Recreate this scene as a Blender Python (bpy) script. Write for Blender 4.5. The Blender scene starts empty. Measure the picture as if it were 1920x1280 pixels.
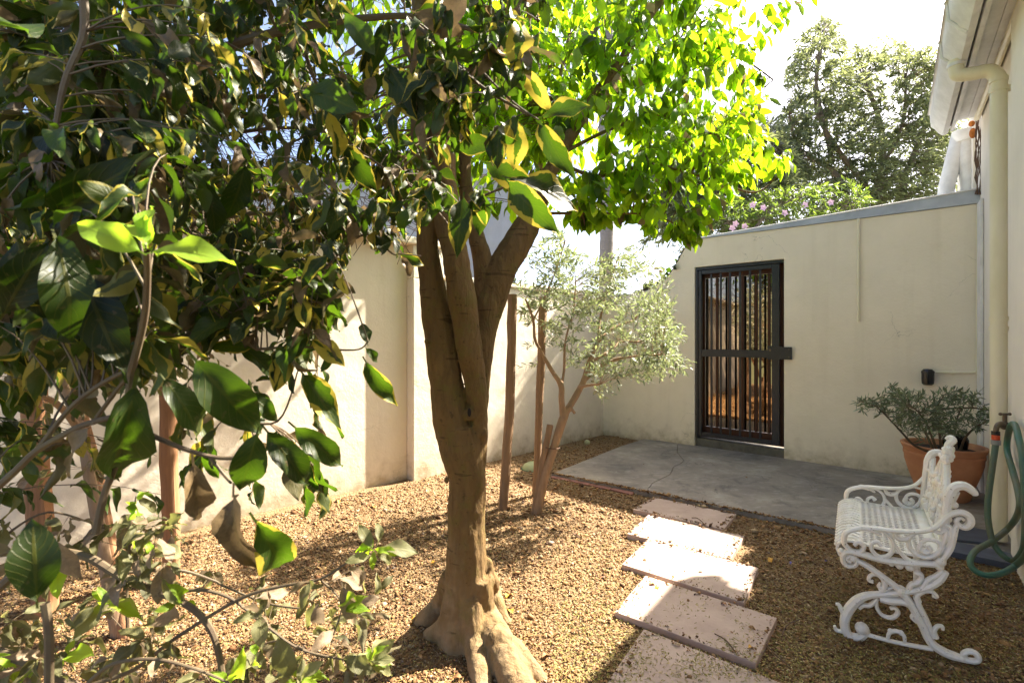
import bpy, bmesh, math, random
import numpy as np
from mathutils import Vector, Matrix, noise

R = math.radians
SC = bpy.context.scene
COL = SC.collection

# ------------------------------------------------------------------ camera, sky, sun, exposure
F, YH, CH = 914.0, 635.0, 1.25          # focal length in photo pixels, horizon row, eye height
cam = bpy.data.cameras.new('camera')
cam_o = bpy.data.objects.new('camera', cam)
COL.objects.link(cam_o)
cam_o.location = (0, 0, CH)
cam_o.rotation_euler = (R(90), 0, 0)
cam.sensor_width = 36
cam.lens = 36 * F / 1920
cam.shift_y = -5 / 1920
cam.clip_start = 0.05
cam.clip_end = 2000
cam.dof.use_dof = True
cam.dof.focus_distance = 3.2
cam.dof.aperture_fstop = 6.3
SC.camera = cam_o

SUN = Vector((0.87, 0.54, 1.0)).normalized()      # towards the sun
elev = math.asin(SUN.z)
world = bpy.data.worlds.new('World')
SC.world = world
world.use_nodes = True
wn = world.node_tree.nodes
sky = wn.new('ShaderNodeTexSky')
sky.sky_type = 'NISHITA'
sky.sun_disc = False
sky.sun_elevation = elev
sky.sun_rotation = math.atan2(SUN.x, SUN.y)
sky.air_density = 0.6
sky.dust_density = 3.0
sky.ozone_density = 0.3
world.node_tree.links.new(sky.outputs[0], wn['Background'].inputs[0])
wn['Background'].inputs[1].default_value = 0.09
sun = bpy.data.lights.new('sun', 'SUN')
sun.energy = 5.0
sun.angle = R(0.55)
sun.color = (1.0, 0.905, 0.76)
sun_o = bpy.data.objects.new('sun', sun)
COL.objects.link(sun_o)
sun_o.rotation_euler = SUN.to_track_quat('Z', 'Y').to_euler()
SC.view_settings.view_transform = 'Standard'
SC.view_settings.look = 'None'
SC.view_settings.gamma = 1
SC.view_settings.use_curve_mapping = False
SC.view_settings.exposure = 2.45
SC.cycles.max_bounces = 8
SC.cycles.transparent_max_bounces = 6
SC.cycles.sample_clamp_indirect = 8

# ------------------------------------------------------------------ pixel -> place in the garden
def P(u, v, Y):
    return Vector(((u - 960) / F * Y, Y, CH - (v - YH) / F * Y))
GZ = -0.04                                # gravel level; the concrete apron is z = 0
def G(u, v, z=GZ):
    return P(u, v, (CH - z) * F / (v - YH))
def proj(p):
    return (960 + F * p[0] / p[1], YH - F * (p[2] - CH) / p[1])

# ------------------------------------------------------------------ helpers
def tag(o, label=None, cat=None, group=None, kind=None):
    if label: o['label'] = label
    if cat: o['category'] = cat
    if group: o['group'] = group
    if kind: o['kind'] = kind
    return o

def empty(name, loc=(0, 0, 0), rz=0, label=None, cat=None, group=None):
    o = bpy.data.objects.new(name, None)
    o.empty_display_size = 0.1
    o.location = loc
    o.rotation_euler = (0, 0, rz)
    COL.objects.link(o)
    return tag(o, label, cat, group)

def world_loc(o):
    l = Vector((0, 0, 0))
    while o is not None:
        l = l + Vector(o.location)
        o = o.parent
    return l

class MB:
    def __init__(s):
        s.v, s.f = [], []
    def add(s, vs, fs):
        n = len(s.v)
        s.v.extend([tuple(v) for v in vs])
        s.f.extend([tuple(i + n for i in f) for f in fs])
    def box(s, lo, hi, M=None):
        x0, y0, z0 = lo; x1, y1, z1 = hi
        vs = [Vector(p) for p in ((x0,y0,z0),(x1,y0,z0),(x1,y1,z0),(x0,y1,z0),(x0,y0,z1),(x1,y0,z1),(x1,y1,z1),(x0,y1,z1))]
        if M is not None: vs = [M @ p for p in vs]
        s.add(vs, ((0,3,2,1),(4,5,6,7),(0,1,5,4),(1,2,6,5),(2,3,7,6),(3,0,4,7)))
    def tube(s, pts, rad, n=8, flat=None, cap=True, flat_axis=None):
        """tube through pts; rad a number or list; flat_axis: an axis along which the section is scaled by flat"""
        pts = [Vector(p) for p in pts]
        m = len(pts)
        if not hasattr(rad, '__len__'): rad = [rad] * m
        t = (pts[1] - pts[0]).normalized()
        a = t.orthogonal().normalized()
        if flat_axis is not None:
            a = Vector(flat_axis) - t * t.dot(Vector(flat_axis))
            a.normalize()
        vs = []
        for i in range(m):
            tn = (pts[min(i + 1, m - 1)] - pts[max(i - 1, 0)])
            if tn.length < 1e-9: tn = t
            tn.normalize()
            if flat_axis is not None:
                a = Vector(flat_axis) - tn * tn.dot(Vector(flat_axis))
            else:
                a = a - tn * a.dot(tn)
            if a.length < 1e-6: a = tn.orthogonal()
            a.normalize()
            b = tn.cross(a)
            fl = 1.0 if flat is None else flat
            for k in range(n):
                an = 2 * math.pi * k / n
                vs.append(pts[i] + a * (math.cos(an) * rad[i] * fl) + b * (math.sin(an) * rad[i]))
        fs = []
        for i in range(m - 1):
            for k in range(n):
                k2 = (k + 1) % n
                fs.append((i*n+k, i*n+k2, (i+1)*n+k2, (i+1)*n+k))
        if cap:
            fs.append(tuple(range(n - 1, -1, -1)))
            fs.append(tuple(range((m-1)*n, m*n)))
        s.add(vs, fs)
    def lathe(s, c, prof, n=32):
        vs = []
        for r, z in prof:
            for k in range(n):
                an = 2 * math.pi * k / n
                vs.append((c[0] + r*math.cos(an), c[1] + r*math.sin(an), c[2] + z))
        fs = []
        for i in range(len(prof) - 1):
            for k in range(n):
                k2 = (k+1) % n
                fs.append((i*n+k, i*n+k2, (i+1)*n+k2, (i+1)*n+k))
        s.add(vs, fs)
    def ball(s, c, r, sx=1, sy=1, sz=1, seg=8, rings=6):
        prof = [(max(1e-4, math.sin(math.pi*i/rings))*r, -math.cos(math.pi*i/rings)*r*sz) for i in range(rings+1)]
        n0 = len(s.v)
        s.lathe((0,0,0), prof, seg)
        for i in range(n0, len(s.v)):
            x, y, z = s.v[i]
            s.v[i] = (c[0]+x*sx, c[1]+y*sy, c[2]+z)
    def build(s, name, mat, parent=None, smooth=True, bevel=0, local=False, auto=None):
        me = bpy.data.meshes.new(name)
        off = Vector((0,0,0)) if (parent is None or local) else world_loc(parent)
        vs = s.v if off.length == 0 else [(v[0]-off.x, v[1]-off.y, v[2]-off.z) for v in s.v]
        me.from_pydata(vs, [], s.f)
        me.materials.append(mat)
        if smooth:
            me.polygons.foreach_set('use_smooth', [True]*len(me.polygons))
        if bevel:
            bm = bmesh.new(); bm.from_mesh(me)
            bmesh.ops.recalc_face_normals(bm, faces=bm.faces)
            ed = [e for e in bm.edges if len(e.link_faces) == 2 and e.calc_face_angle(0) > 0.5]
            bmesh.ops.bevel(bm, geom=ed, offset=bevel, segments=2, affect='EDGES', profile=0.6)
            bm.to_mesh(me); bm.free()
        o = bpy.data.objects.new(name, me)
        COL.objects.link(o)
        if parent is not None: o.parent = parent
        if auto is not None or (smooth and not bevel and auto is None):
            me.set_sharp_from_angle(angle=R(auto or 40))
        return o

def prism(poly, d, holes=None):
    """polygon (list of Vectors, planar) extruded by vector d -> MB"""
    m = MB()
    n = len(poly)
    vs = [Vector(p) for p in poly] + [Vector(p) + Vector(d) for p in poly]
    fs = [tuple(range(n)), tuple(range(2*n-1, n-1, -1))]
    for i in range(n):
        j = (i+1) % n
        fs.append((i, i+n, j+n, j))
    m.add(vs, fs)
    return m

def catmull(pts, per=6):
    pts = [Vector(p) for p in pts]
    out = []
    for i in range(len(pts)-1):
        p0 = pts[max(i-1,0)]; p1 = pts[i]; p2 = pts[i+1]; p3 = pts[min(i+2,len(pts)-1)]
        for k in range(per):
            t = k/per
            out.append(0.5*((2*p1)+(p2-p0)*t+(2*p0-5*p1+4*p2-p3)*t*t+(3*p1-p0-3*p2+p3)*t**3))
    out.append(pts[-1])
    return out

def lerp_list(vals, n):
    k = len(vals)
    return [float(np.interp(i/(n-1)*(k-1), range(k), vals)) for i in range(n)]

# ------------------------------------------------------------------ materials
def mat(name):
    m = bpy.data.materials.new(name)
    m.use_nodes = True
    nt = m.node_tree
    return m, nt, nt.nodes, nt.links, nt.nodes['Principled BSDF']

def N(nodes, typ, **kw):
    n = nodes.new(typ)
    for k, v in kw.items():
        if k in n.inputs.keys() if isinstance(k, str) else False:
            n.inputs[k].default_value = v
        else:
            setattr(n, k, v)
    return n

def ramp(nodes, stops, interp='LINEAR'):
    r = nodes.new('ShaderNodeValToRGB')
    r.color_ramp.interpolation = interp
    el = r.color_ramp.elements
    while len(el) < len(stops): el.new(0.5)
    for e, (p, c) in zip(el, stops):
        e.position = p
        e.color = (c[0], c[1], c[2], 1) if hasattr(c, '__len__') else (c, c, c, 1)
    return r

def mixc(nodes, links, fac, a, b, mode='MIX'):
    m = nodes.new('ShaderNodeMix')
    m.data_type = 'RGBA'
    m.blend_type = mode
    for inp, val in ((m.inputs[0], fac), (m.inputs[6], a), (m.inputs[7], b)):
        if isinstance(val, bpy.types.NodeSocket): links.new(val, inp)
        elif hasattr(val, '__len__'): inp.default_value = (val[0], val[1], val[2], 1)
        else: inp.default_value = val
    return m.outputs[2]

def noise_tex(nodes, links, scale, detail=4, rough=0.55, vec=None, dist=0):
    n = nodes.new('ShaderNodeTexNoise')
    n.inputs['Scale'].default_value = scale
    n.inputs['Detail'].default_value = detail
    n.inputs['Roughness'].default_value = rough
    n.inputs['Distortion'].default_value = dist
    if vec is not None: links.new(vec, n.inputs['Vector'])
    return n.outputs['Fac']

def bump(nodes, links, height, strength, dist, bsdf, normal=None):
    b = nodes.new('ShaderNodeBump')
    b.inputs['Strength'].default_value = strength
    b.inputs['Distance'].default_value = dist
    links.new(height, b.inputs['Height'])
    if normal is not None: links.new(normal, b.inputs['Normal'])
    links.new(b.outputs[0], bsdf.inputs['Normal'])
    return b.outputs[0]

def objvec(nodes, links, scale=(1,1,1), kind='Object'):
    tc = nodes.new('ShaderNodeTexCoord')
    mp = nodes.new('ShaderNodeMapping')
    mp.inputs['Scale'].default_value = scale
    links.new(tc.outputs[kind], mp.inputs['Vector'])
    return mp.outputs[0]

def geopos(nodes, links, scale=(1,1,1)):
    g = nodes.new('ShaderNodeNewGeometry')
    mp = nodes.new('ShaderNodeMapping')
    mp.inputs['Scale'].default_value = scale
    links.new(g.outputs['Position'], mp.inputs['Vector'])
    return mp.outputs[0]

def m_plaster(name, base, dirty, bump_s=0.35, streak=0.5, scale=1.0, base_dirt=True):
    m, nt, n, l, b = mat(name)
    v = geopos(n, l)
    a = noise_tex(n, l, 1.7*scale, 6, 0.6, v)
    c = noise_tex(n, l, 9*scale, 5, 0.6, v)
    r1 = ramp(n, [(0.35, 0.0), (0.7, 1.0)]); l.new(a, r1.inputs[0])
    col = mixc(n, l, r1.outputs[0], base, [x*0.9 for x in base])
    # water streaks, stretched upwards
    vs = geopos(n, l, (7, 7, 0.5))
    s = noise_tex(n, l, 1.3, 4, 0.6, vs)
    r2 = ramp(n, [(0.52, 0.0), (0.78, streak)]); l.new(s, r2.inputs[0])
    col = mixc(n, l, r2.outputs[0], col, dirty)
    r3 = ramp(n, [(0.6, 0.0), (0.85, 0.35)]); l.new(c, r3.inputs[0])
    col = mixc(n, l, r3.outputs[0], col, dirty)
    if base_dirt:
        g = n.new('ShaderNodeNewGeometry'); sp = n.new('ShaderNodeSeparateXYZ'); l.new(g.outputs['Position'], sp.inputs[0])
        ad = n.new('ShaderNodeMath'); ad.operation = 'MULTIPLY_ADD'; l.new(c, ad.inputs[0]); ad.inputs[1].default_value = -0.5; l.new(sp.outputs[2], ad.inputs[2])
        r4 = ramp(n, [(0.0, 0.9), (0.10, 0.4), (0.22, 0.10), (0.45, 0.0)])
        mr = n.new('ShaderNodeMapRange'); mr.inputs[1].default_value = -0.3; mr.inputs[2].default_value = 0.9
        l.new(ad.outputs[0], mr.inputs[0]); l.new(mr.outputs[0], r4.inputs[0])
        col = mixc(n, l, r4.outputs[0], col, [dirty[0]*0.62, dirty[1]*0.58, dirty[2]*0.5])
        # hairline cracks, only in patches
        nz = n.new('ShaderNodeTexNoise'); nz.inputs['Scale'].default_value = 3.5; nz.inputs['Detail'].default_value = 5; l.new(v, nz.inputs['Vector'])
        sc = n.new('ShaderNodeVectorMath'); sc.operation = 'SCALE'; sc.inputs['Scale'].default_value = 0.55; l.new(nz.outputs['Color'], sc.inputs[0])
        av = n.new('ShaderNodeVectorMath'); av.operation = 'ADD'; l.new(v, av.inputs[0]); l.new(sc.outputs[0], av.inputs[1])
        vo = n.new('ShaderNodeTexVoronoi'); vo.feature = 'DISTANCE_TO_EDGE'; vo.inputs['Scale'].default_value = 1.5; l.new(av.outputs[0], vo.inputs['Vector'])
        rc = ramp(n, [(0.0, 1.0), (0.004, 0.0)]); l.new(vo.outputs['Distance'], rc.inputs[0])
        pm = ramp(n, [(0.56, 0.0), (0.62, 0.55)]); l.new(noise_tex(n, l, 1.3, 2, 0.5, geopos(n, l)), pm.inputs[0])
        cf = n.new('ShaderNodeMath'); cf.operation = 'MULTIPLY'; l.new(rc.outputs[0], cf.inputs[0]); l.new(pm.outputs[0], cf.inputs[1])
        col = mixc(n, l, cf.outputs[0], col, (0.20, 0.17, 0.12))
    l.new(col, b.inputs['Base Color'])
    b.inputs['Roughness'].default_value = 0.88
    h1 = noise_tex(n, l, 60, 5, 0.65, v)
    h2 = noise_tex(n, l, 5, 4, 0.55, v)
    mm = n.new('ShaderNodeMath'); mm.operation = 'MULTIPLY_ADD'; l.new(h2, mm.inputs[0]); mm.inputs[1].default_value = 4.0; l.new(h1, mm.inputs[2])
    bump(n, l, mm.outputs[0], bump_s, 0.006, b)
    return m

def m_simple(name, col, rough=0.6, metal=0, var=0.25, scale=12, bmp=0.15, dist=0.003, dark=None, spec=None, stretch=(1,1,1), obj=True):
    m, nt, n, l, b = mat(name)
    v = objvec(n, l, stretch) if obj else geopos(n, l, stretch)
    a = noise_tex(n, l, scale, 6, 0.62, v)
    r = ramp(n, [(0.3, 0.0), (0.72, 1.0)]); l.new(a, r.inputs[0])
    dk = dark or [x*(1-var) for x in col]
    l.new(mixc(n, l, r.outputs[0], col, dk), b.inputs['Base Color'])
    b.inputs['Roughness'].default_value = rough
    b.inputs['Metallic'].default_value = metal
    if spec is not None: b.inputs['Specular IOR Level'].default_value = spec
    if bmp:
        h = noise_tex(n, l, scale*4, 5, 0.6, v)
        bump(n, l, h, bmp, dist, b)
    return m

def m_attr(name, rough=0.8, spec=0.3, jitter=0.25, scale=90, trans=0.0):
    """colour from the 'tone' attribute of each piece"""
    m, nt, n, l, b = mat(name)
    at = n.new('ShaderNodeAttribute'); at.attribute_name = 'tone'
    a = noise_tex(n, l, scale, 3, 0.6, geopos(n, l))
    r = ramp(n, [(0.3, 1-jitter), (0.7, 1+jitter)]); l.new(a, r.inputs[0])
    l.new(mixc(n, l, 1.0, at.outputs['Color'], r.outputs[0], 'MULTIPLY'), b.inputs['Base Color'])
    b.inputs['Roughness'].default_value = rough
    b.inputs['Specular IOR Level'].default_value = spec
    return m

def m_leaf(name, green, pale, trans, margin=0.0, dead=(0.30,0.21,0.12), gloss=0.35, vein=0.35, trans_w=0.5, under=None, spots=False):
    """leaf: 'tone' attribute r = variegation amount, g = brightness, b = how dry; uv.x across, uv.y along"""
    m, nt, n, l, b = mat(name)
    out = n['Material Output']
    at = n.new('ShaderNodeAttribute'); at.attribute_name = 'tone'
    sp = n.new('ShaderNodeSeparateColor'); l.new(at.outputs['Color'], sp.inputs[0])
    uv = n.new('ShaderNodeUVMap'); uv.uv_map = 'UVMap'
    su = n.new('ShaderNodeSeparateXYZ'); l.new(uv.outputs[0], su.inputs[0])
    # distance from the midrib 0..1
    c1 = n.new('ShaderNodeMath'); c1.operation = 'SUBTRACT'; l.new(su.outputs[0], c1.inputs[0]); c1.inputs[1].default_value = 0.5
    c2 = n.new('ShaderNodeMath'); c2.operation = 'ABSOLUTE'; l.new(c1.outputs[0], c2.inputs[0])
    c3 = n.new('ShaderNodeMath'); c3.operation = 'MULTIPLY'; l.new(c2.outputs[0], c3.inputs[0]); c3.inputs[1].default_value = 2.0
    pos = geopos(n, l)
    big = noise_tex(n, l, 22, 3, 0.5, pos)
    fine = noise_tex(n, l, 120, 3, 0.6, pos)
    tint = n.new('ShaderNodeRGB'); tint.outputs[0].default_value = (*green, 1)
    dk = ramp(n, [(0.3, 0.7), (0.7, 1.25)]); l.new(big, dk.inputs[0])
    g1 = mixc(n, l, 1.0, tint.outputs[0], dk.outputs[0], 'MULTIPLY')
    br = n.new('ShaderNodeMath'); br.operation = 'MULTIPLY_ADD'; l.new(sp.outputs[1], br.inputs[0]); br.inputs[1].default_value = 1.3; br.inputs[2].default_value = 0.35
    cm = n.new('ShaderNodeCombineColor')
    for k in range(3): l.new(br.outputs[0], cm.inputs[k])
    g1 = mixc(n, l, 1.0, g1, cm.outputs[0], 'MULTIPLY')
    # variegation: margin plus noise against the per-leaf amount
    s1 = n.new('ShaderNodeMath'); s1.operation = 'MULTIPLY_ADD'; l.new(c3.outputs[0], s1.inputs[0]); s1.inputs[1].default_value = 0.55
    l.new(big, s1.inputs[2])
    s2 = n.new('ShaderNodeMath'); s2.operation = 'ADD'; l.new(s1.outputs[0], s2.inputs[0]); l.new(sp.outputs[0], s2.inputs[1])
    vr = ramp(n, [(0.0, 0.0), (0.985, 0.0), (1.0, 1.0)]);
    s3 = n.new('ShaderNodeMath'); s3.operation = 'MULTIPLY'; l.new(s2.outputs[0], s3.inputs[0]); s3.inputs[1].default_value = 0.78
    l.new(s3.outputs[0], vr.inputs[0])
    varied = mixc(n, l, vr.outputs[0], g1, pale)
    # veins: midrib and side veins
    wv = n.new('ShaderNodeMath'); wv.operation = 'MULTIPLY_ADD'; l.new(c3.outputs[0], wv.inputs[0]); wv.inputs[1].default_value = -0.28; l.new(su.outputs[1], wv.inputs[2])
    w2 = n.new('ShaderNodeMath'); w2.operation = 'MULTIPLY'; l.new(wv.outputs[0], w2.inputs[0]); w2.inputs[1].default_value = 9.0
    w3 = n.new('ShaderNodeMath'); w3.operation = 'PINGPONG'; l.new(w2.outputs[0], w3.inputs[0]); w3.inputs[1].default_value = 0.5
    rv = ramp(n, [(0.0, 1.0), (0.10, 0.0)]); l.new(w3.outputs[0], rv.inputs[0])
    rm = ramp(n, [(0.0, 1.0), (0.06, 1.0), (0.1, 0.0)]); l.new(c3.outputs[0], rm.inputs[0])
    vx = n.new('ShaderNodeMath'); vx.operation = 'MAXIMUM'; l.new(rv.outputs[0], vx.inputs[0]); l.new(rm.outputs[0], vx.inputs[1])
    vf = n.new('ShaderNodeMath'); vf.operation = 'MULTIPLY'; l.new(vx.outputs[0], vf.inputs[0]); vf.inputs[1].default_value = vein
    varied = mixc(n, l, vf.outputs[0], varied, pale)
    # dry leaves
    dr = ramp(n, [(0.25, [x*0.65 for x in dead]), (0.75, [min(1, x*1.35) for x in dead])]); l.new(fine, dr.inputs[0])
    dfac = n.new('ShaderNodeMath'); dfac.operation = 'MULTIPLY_ADD'; l.new(big, dfac.inputs[0]); dfac.inputs[1].default_value = 0.8
    dm = n.new('ShaderNodeMath'); dm.operation = 'MULTIPLY_ADD'; l.new(sp.outputs[2], dm.inputs[0]); dm.inputs[1].default_value = 2.0; dm.inputs[2].default_value = -1.0
    l.new(dm.outputs[0], dfac.inputs[2])
    dfr = ramp(n, [(0.35, 0.0), (0.5, 1.0)]); l.new(dfac.outputs[0], dfr.inputs[0])
    col = mixc(n, l, dfr.outputs[0], varied, dr.outputs[0])
    spk = ramp(n, [(0.66, 0.0), (0.70, 0.75)]); l.new(noise_tex(n, l, 75, 2, 0.5, pos), spk.inputs[0])
    if spots: col = mixc(n, l, spk.outputs[0], col, [x*0.55 for x in dead])
    if under is not None:
        gg = n.new('ShaderNodeNewGeometry')
        uf = n.new('ShaderNodeMath'); uf.operation = 'MULTIPLY'; l.new(gg.outputs['Backfacing'], uf.inputs[0]); uf.inputs[1].default_value = 0.7
        col = mixc(n, l, uf.outputs[0], col, under)
    l.new(col, b.inputs['Base Color'])
    rr = ramp(n, [(0.3, gloss-0.06), (0.7, gloss+0.14)]); l.new(fine, rr.inputs[0])
    l.new(rr.outputs[0], b.inputs['Roughness'])
    b.inputs['Specular IOR Level'].default_value = 0.32
    tr = n.new('ShaderNodeBsdfTranslucent')
    tc = mixc(n, l, vr.outputs[0], trans, [min(1, x*1.2) for x in pale])
    tc = mixc(n, l, dfr.outputs[0], tc, [x*0.8 for x in dead])
    tb = mixc(n, l, vf.outputs[0], tc, [x*0.5 for x in trans])
    tb = mixc(n, l, 1.0, tb, cm.outputs[0], 'MULTIPLY')
    l.new(tb, tr.inputs[0])
    mx = n.new('ShaderNodeMixShader'); mx.inputs[0].default_value = trans_w
    l.new(b.outputs[0], mx.inputs[1]); l.new(tr.outputs[0], mx.inputs[2])
    l.new(mx.outputs[0], out.inputs[0])
    bump(n, l, vx.outputs[0], 0.35, 0.0015, b)
    return m

def m_wood(name, c1, c2, scale=3, stretch=(18, 18, 1.1), bmp=0.6, dist=0.006, rough=0.85, moss=None, pallid=None):
    m, nt, n, l, b = mat(name)
    v = geopos(n, l, stretch)
    a = noise_tex(n, l, scale, 7, 0.65, v, 0.6)
    r = ramp(n, [(0.28, c2), (0.7, c1)]); l.new(a, r.inputs[0])
    big = noise_tex(n, l, 6, 4, 0.6, geopos(n, l))
    col = mixc(n, l, big, r.outputs[0], [x*0.72 for x in c1])
    if moss:
        rm = ramp(n, [(0.5, 0.0), (0.62, 0.55)]); l.new(noise_tex(n, l, 11, 6, 0.7, geopos(n, l)), rm.inputs[0])
        col = mixc(n, l, rm.outputs[0], col, moss)
        rp = ramp(n, [(0.62, 0.0), (0.68, 0.5)]); l.new(noise_tex(n, l, 38, 4, 0.6, geopos(n, l)), rp.inputs[0])
        col = mixc(n, l, rp.outputs[0], col, [x*0.45 for x in c2])
    if pallid:                        # paler tone towards the foot, broken up by noise
        g = n.new('ShaderNodeNewGeometry'); sp = n.new('ShaderNodeSeparateXYZ'); l.new(g.outputs['Position'], sp.inputs[0])
        nz = noise_tex(n, l, 14, 5, 0.65, geopos(n, l))
        ma = n.new('ShaderNodeMath'); ma.operation = 'MULTIPLY_ADD'; l.new(nz, ma.inputs[0]); ma.inputs[1].default_value = 0.9; l.new(sp.outputs[2], ma.inputs[2])
        rd_ = ramp(n, [(0.36, 0.85), (0.62, 0.25), (0.9, 0.0)]); l.new(ma.outputs[0], rd_.inputs[0])
        col = mixc(n, l, rd_.outputs[0], col, pallid)
        # horizontal scars
        sv = noise_tex(n, l, 2.0, 3, 0.5, geopos(n, l, (3, 3, 22)))
        rs_ = ramp(n, [(0.66, 0.0), (0.70, 0.5)]); l.new(sv, rs_.inputs[0])
        col = mixc(n, l, rs_.outputs[0], col, [x*0.4 for x in c2])
    l.new(col, b.inputs['Base Color'])
    b.inputs['Roughness'].default_value = rough
    b.inputs['Specular IOR Level'].default_value = 0.25
    bump(n, l, a, bmp, dist, b)
    return m

M = {}
M['wall'] = m_plaster('cream_plaster', (0.87, 0.775, 0.605), (0.66, 0.57, 0.41), 0.35, 0.30)
M['wall_white'] = m_plaster('white_plaster', (0.83, 0.74, 0.59), (0.62, 0.52, 0.37), 0.35, 0.30)
M['house'] = m_plaster('house_plaster', (0.87, 0.80, 0.69), (0.70, 0.62, 0.48), 0.2, 0.25, base_dirt=False)
M['neighbour'] = m_plaster('neighbour_render', (0.46, 0.47, 0.50), (0.30, 0.31, 0.34), 1.0, 0.3, 3.0, base_dirt=False)
M['gate'] = m_simple('black_gate_paint', (0.018, 0.020, 0.024), 0.38, 0.0, 0.4, 30, 0.1, spec=0.5)
M['black'] = m_simple('black_plastic', (0.012, 0.012, 0.013), 0.22, 0, 0.2, 20, 0.02)
M['pipe'] = m_simple('cream_gloss_paint', (0.84, 0.765, 0.58), 0.42, 0, 0.2, 7, 0.08, dark=(0.71, 0.64, 0.42), stretch=(1, 1, 0.35), obj=False)
M['white_paint'] = m_simple('weathered_white_paint', (0.84, 0.82, 0.79), 0.55, 0, 0.2, 9, 0.2, dark=(0.64, 0.62, 0.59), obj=False)
M['flashing'] = m_simple('grey_roof_flashing', (0.50, 0.53, 0.57), 0.6, 0, 0.2, 5, 0.25, dark=(0.33, 0.35, 0.38), obj=False)
M['bench'] = m_simple('chipped_cream_enamel', (0.86, 0.83, 0.76), 0.42, 0, 0.1, 40, 0.25, dark=(0.76, 0.71, 0.60))
def m_enamel():
    m, nt, n, l, b = mat('chipped_white_enamel')
    v = objvec(n, l)
    a = noise_tex(n, l, 14, 5, 0.6, v)
    r1 = ramp(n, [(0.35, (0.87, 0.85, 0.80)), (0.7, (0.80, 0.74, 0.62))]); l.new(a, r1.inputs[0])
    c = noise_tex(n, l, 95, 3, 0.7, v)
    r2 = ramp(n, [(0.66, 0.0), (0.69, 1.0)]); l.new(c, r2.inputs[0])
    col = mixc(n, l, r2.outputs[0], r1.outputs[0], (0.22, 0.13, 0.07))
    ao = n.new('ShaderNodeAmbientOcclusion') if False else None
    l.new(col, b.inputs['Base Color'])
    b.inputs['Roughness'].default_value = 0.48
    h = noise_tex(n, l, 130, 4, 0.6, objvec(n, l, (1, 1, 1)))
    bump(n, l, h, 0.35, 0.003, b)
    return m
M['bench'] = m_enamel()
M['terracotta'] = m_simple('terracotta', (0.56, 0.26, 0.125), 0.75, 0, 0.2, 8, 0.2, dark=(0.44, 0.18, 0.08))
M['soil'] = m_simple('potting_soil', (0.05, 0.035, 0.022), 0.95, 0, 0.5, 30, 0.8, 0.01)
M['hose'] = m_simple('faded_green_hose', (0.045, 0.16, 0.11), 0.5, 0, 0.2, 5, 0.1, dark=(0.16, 0.13, 0.07), obj=False)
M['brass'] = m_simple('weathered_brass', (0.20, 0.15, 0.10), 0.5, 0.7, 0.5, 40, 0.3)
M['orange'] = m_simple('red_orange_plastic', (0.62, 0.075, 0.015), 0.4, 0, 0.1, 20, 0.02)
M['grey_plastic'] = m_simple('grey_plastic', (0.28, 0.28, 0.27), 0.5, 0, 0.2, 20, 0.05)
M['slate'] = m_simple('blue_grey_slate', (0.10, 0.115, 0.16), 0.6, 0, 0.3, 9, 0.35, dark=(0.06, 0.065, 0.085), obj=False)
M['paver'] = m_simple('pink_sandstone_paver', (0.54, 0.41, 0.34), 0.85, 0, 0.15, 6, 0.5, 0.004, dark=(0.41, 0.30, 0.245), obj=False)
M['brick_red'] = m_simple('painted_red_edge', (0.30, 0.13, 0.10), 0.8, 0, 0.4, 14, 0.3, obj=False)
M['sill'] = m_simple('dark_sill_concrete', (0.16, 0.145, 0.11), 0.85, 0, 0.5, 10, 0.5, 0.006, obj=False)
M['door_wood'] = m_wood('dark_door_timber', (0.115, 0.045, 0.022), (0.05, 0.02, 0.012), 3, (26, 26, 1.2), 0.2, 0.002, 0.4)
M['stake'] = m_wood('weathered_stake', (0.36, 0.235, 0.14), (0.12, 0.07, 0.04), 3)
M['stake_red'] = m_wood('reddish_stake', (0.42, 0.22, 0.11), (0.16, 0.075, 0.035), 3)
M['bark'] = m_wood('smooth_brown_bark', (0.235, 0.145, 0.055), (0.085, 0.048, 0.018), 3.4, (9, 9, 2.4), 1.0, 0.014, 0.88, moss=(0.15, 0.125, 0.03), pallid=(0.31, 0.215, 0.12))
M['bark_olive'] = m_wood('olive_bark', (0.42, 0.28, 0.17), (0.20, 0.13, 0.08), 3, (16, 16, 3), 0.5, 0.005)
M['bark_grey'] = m_wood('grey_bark', (0.28, 0.22, 0.17), (0.13, 0.10, 0.08), 2, (6, 6, 1.5), 0.5, 0.02)
M['palm'] = m_wood('ringed_palm_bark', (0.30, 0.27, 0.26), (0.17, 0.15, 0.15), 3, (1.5, 1.5, 9), 0.8, 0.03)
M['twig'] = m_simple('green_brown_twig', (0.13, 0.10, 0.05), 0.7, 0, 0.4, 25, 0.2, dark=(0.09, 0.055, 0.035), obj=False)
M['twig_dry'] = m_simple('dry_brown_twig', (0.15, 0.085, 0.05), 0.8, 0, 0.4, 25, 0.2, obj=False)
M['chips'] = m_attr('gravel_chip')
M['litter'] = m_attr('fallen_litter', 0.75)
M['yellow_leaf'] = m_simple('yellow_fallen_leaf', (0.62, 0.36, 0.03), 0.6, 0, 0.3, 60, 0.2, dark=(0.42, 0.17, 0.02), obj=False)
M['brown_leaf'] = m_simple('brown_fallen_leaf', (0.34, 0.16, 0.06), 0.7, 0, 0.3, 60, 0.2, obj=False)
M['purple_petal'] = m_simple('purple_petal', (0.16, 0.13, 0.36), 0.6, 0, 0.3, 60, 0.1, obj=False)
M['pink'] = m_simple('pale_pink_petal', (0.72, 0.46, 0.55), 0.6, 0, 0.1, 30, 0.05, obj=False)
M['lime_ball'] = m_simple('pale_yellow_rind', (0.52, 0.50, 0.25), 0.6, 0, 0.2, 30, 0.3)
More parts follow.
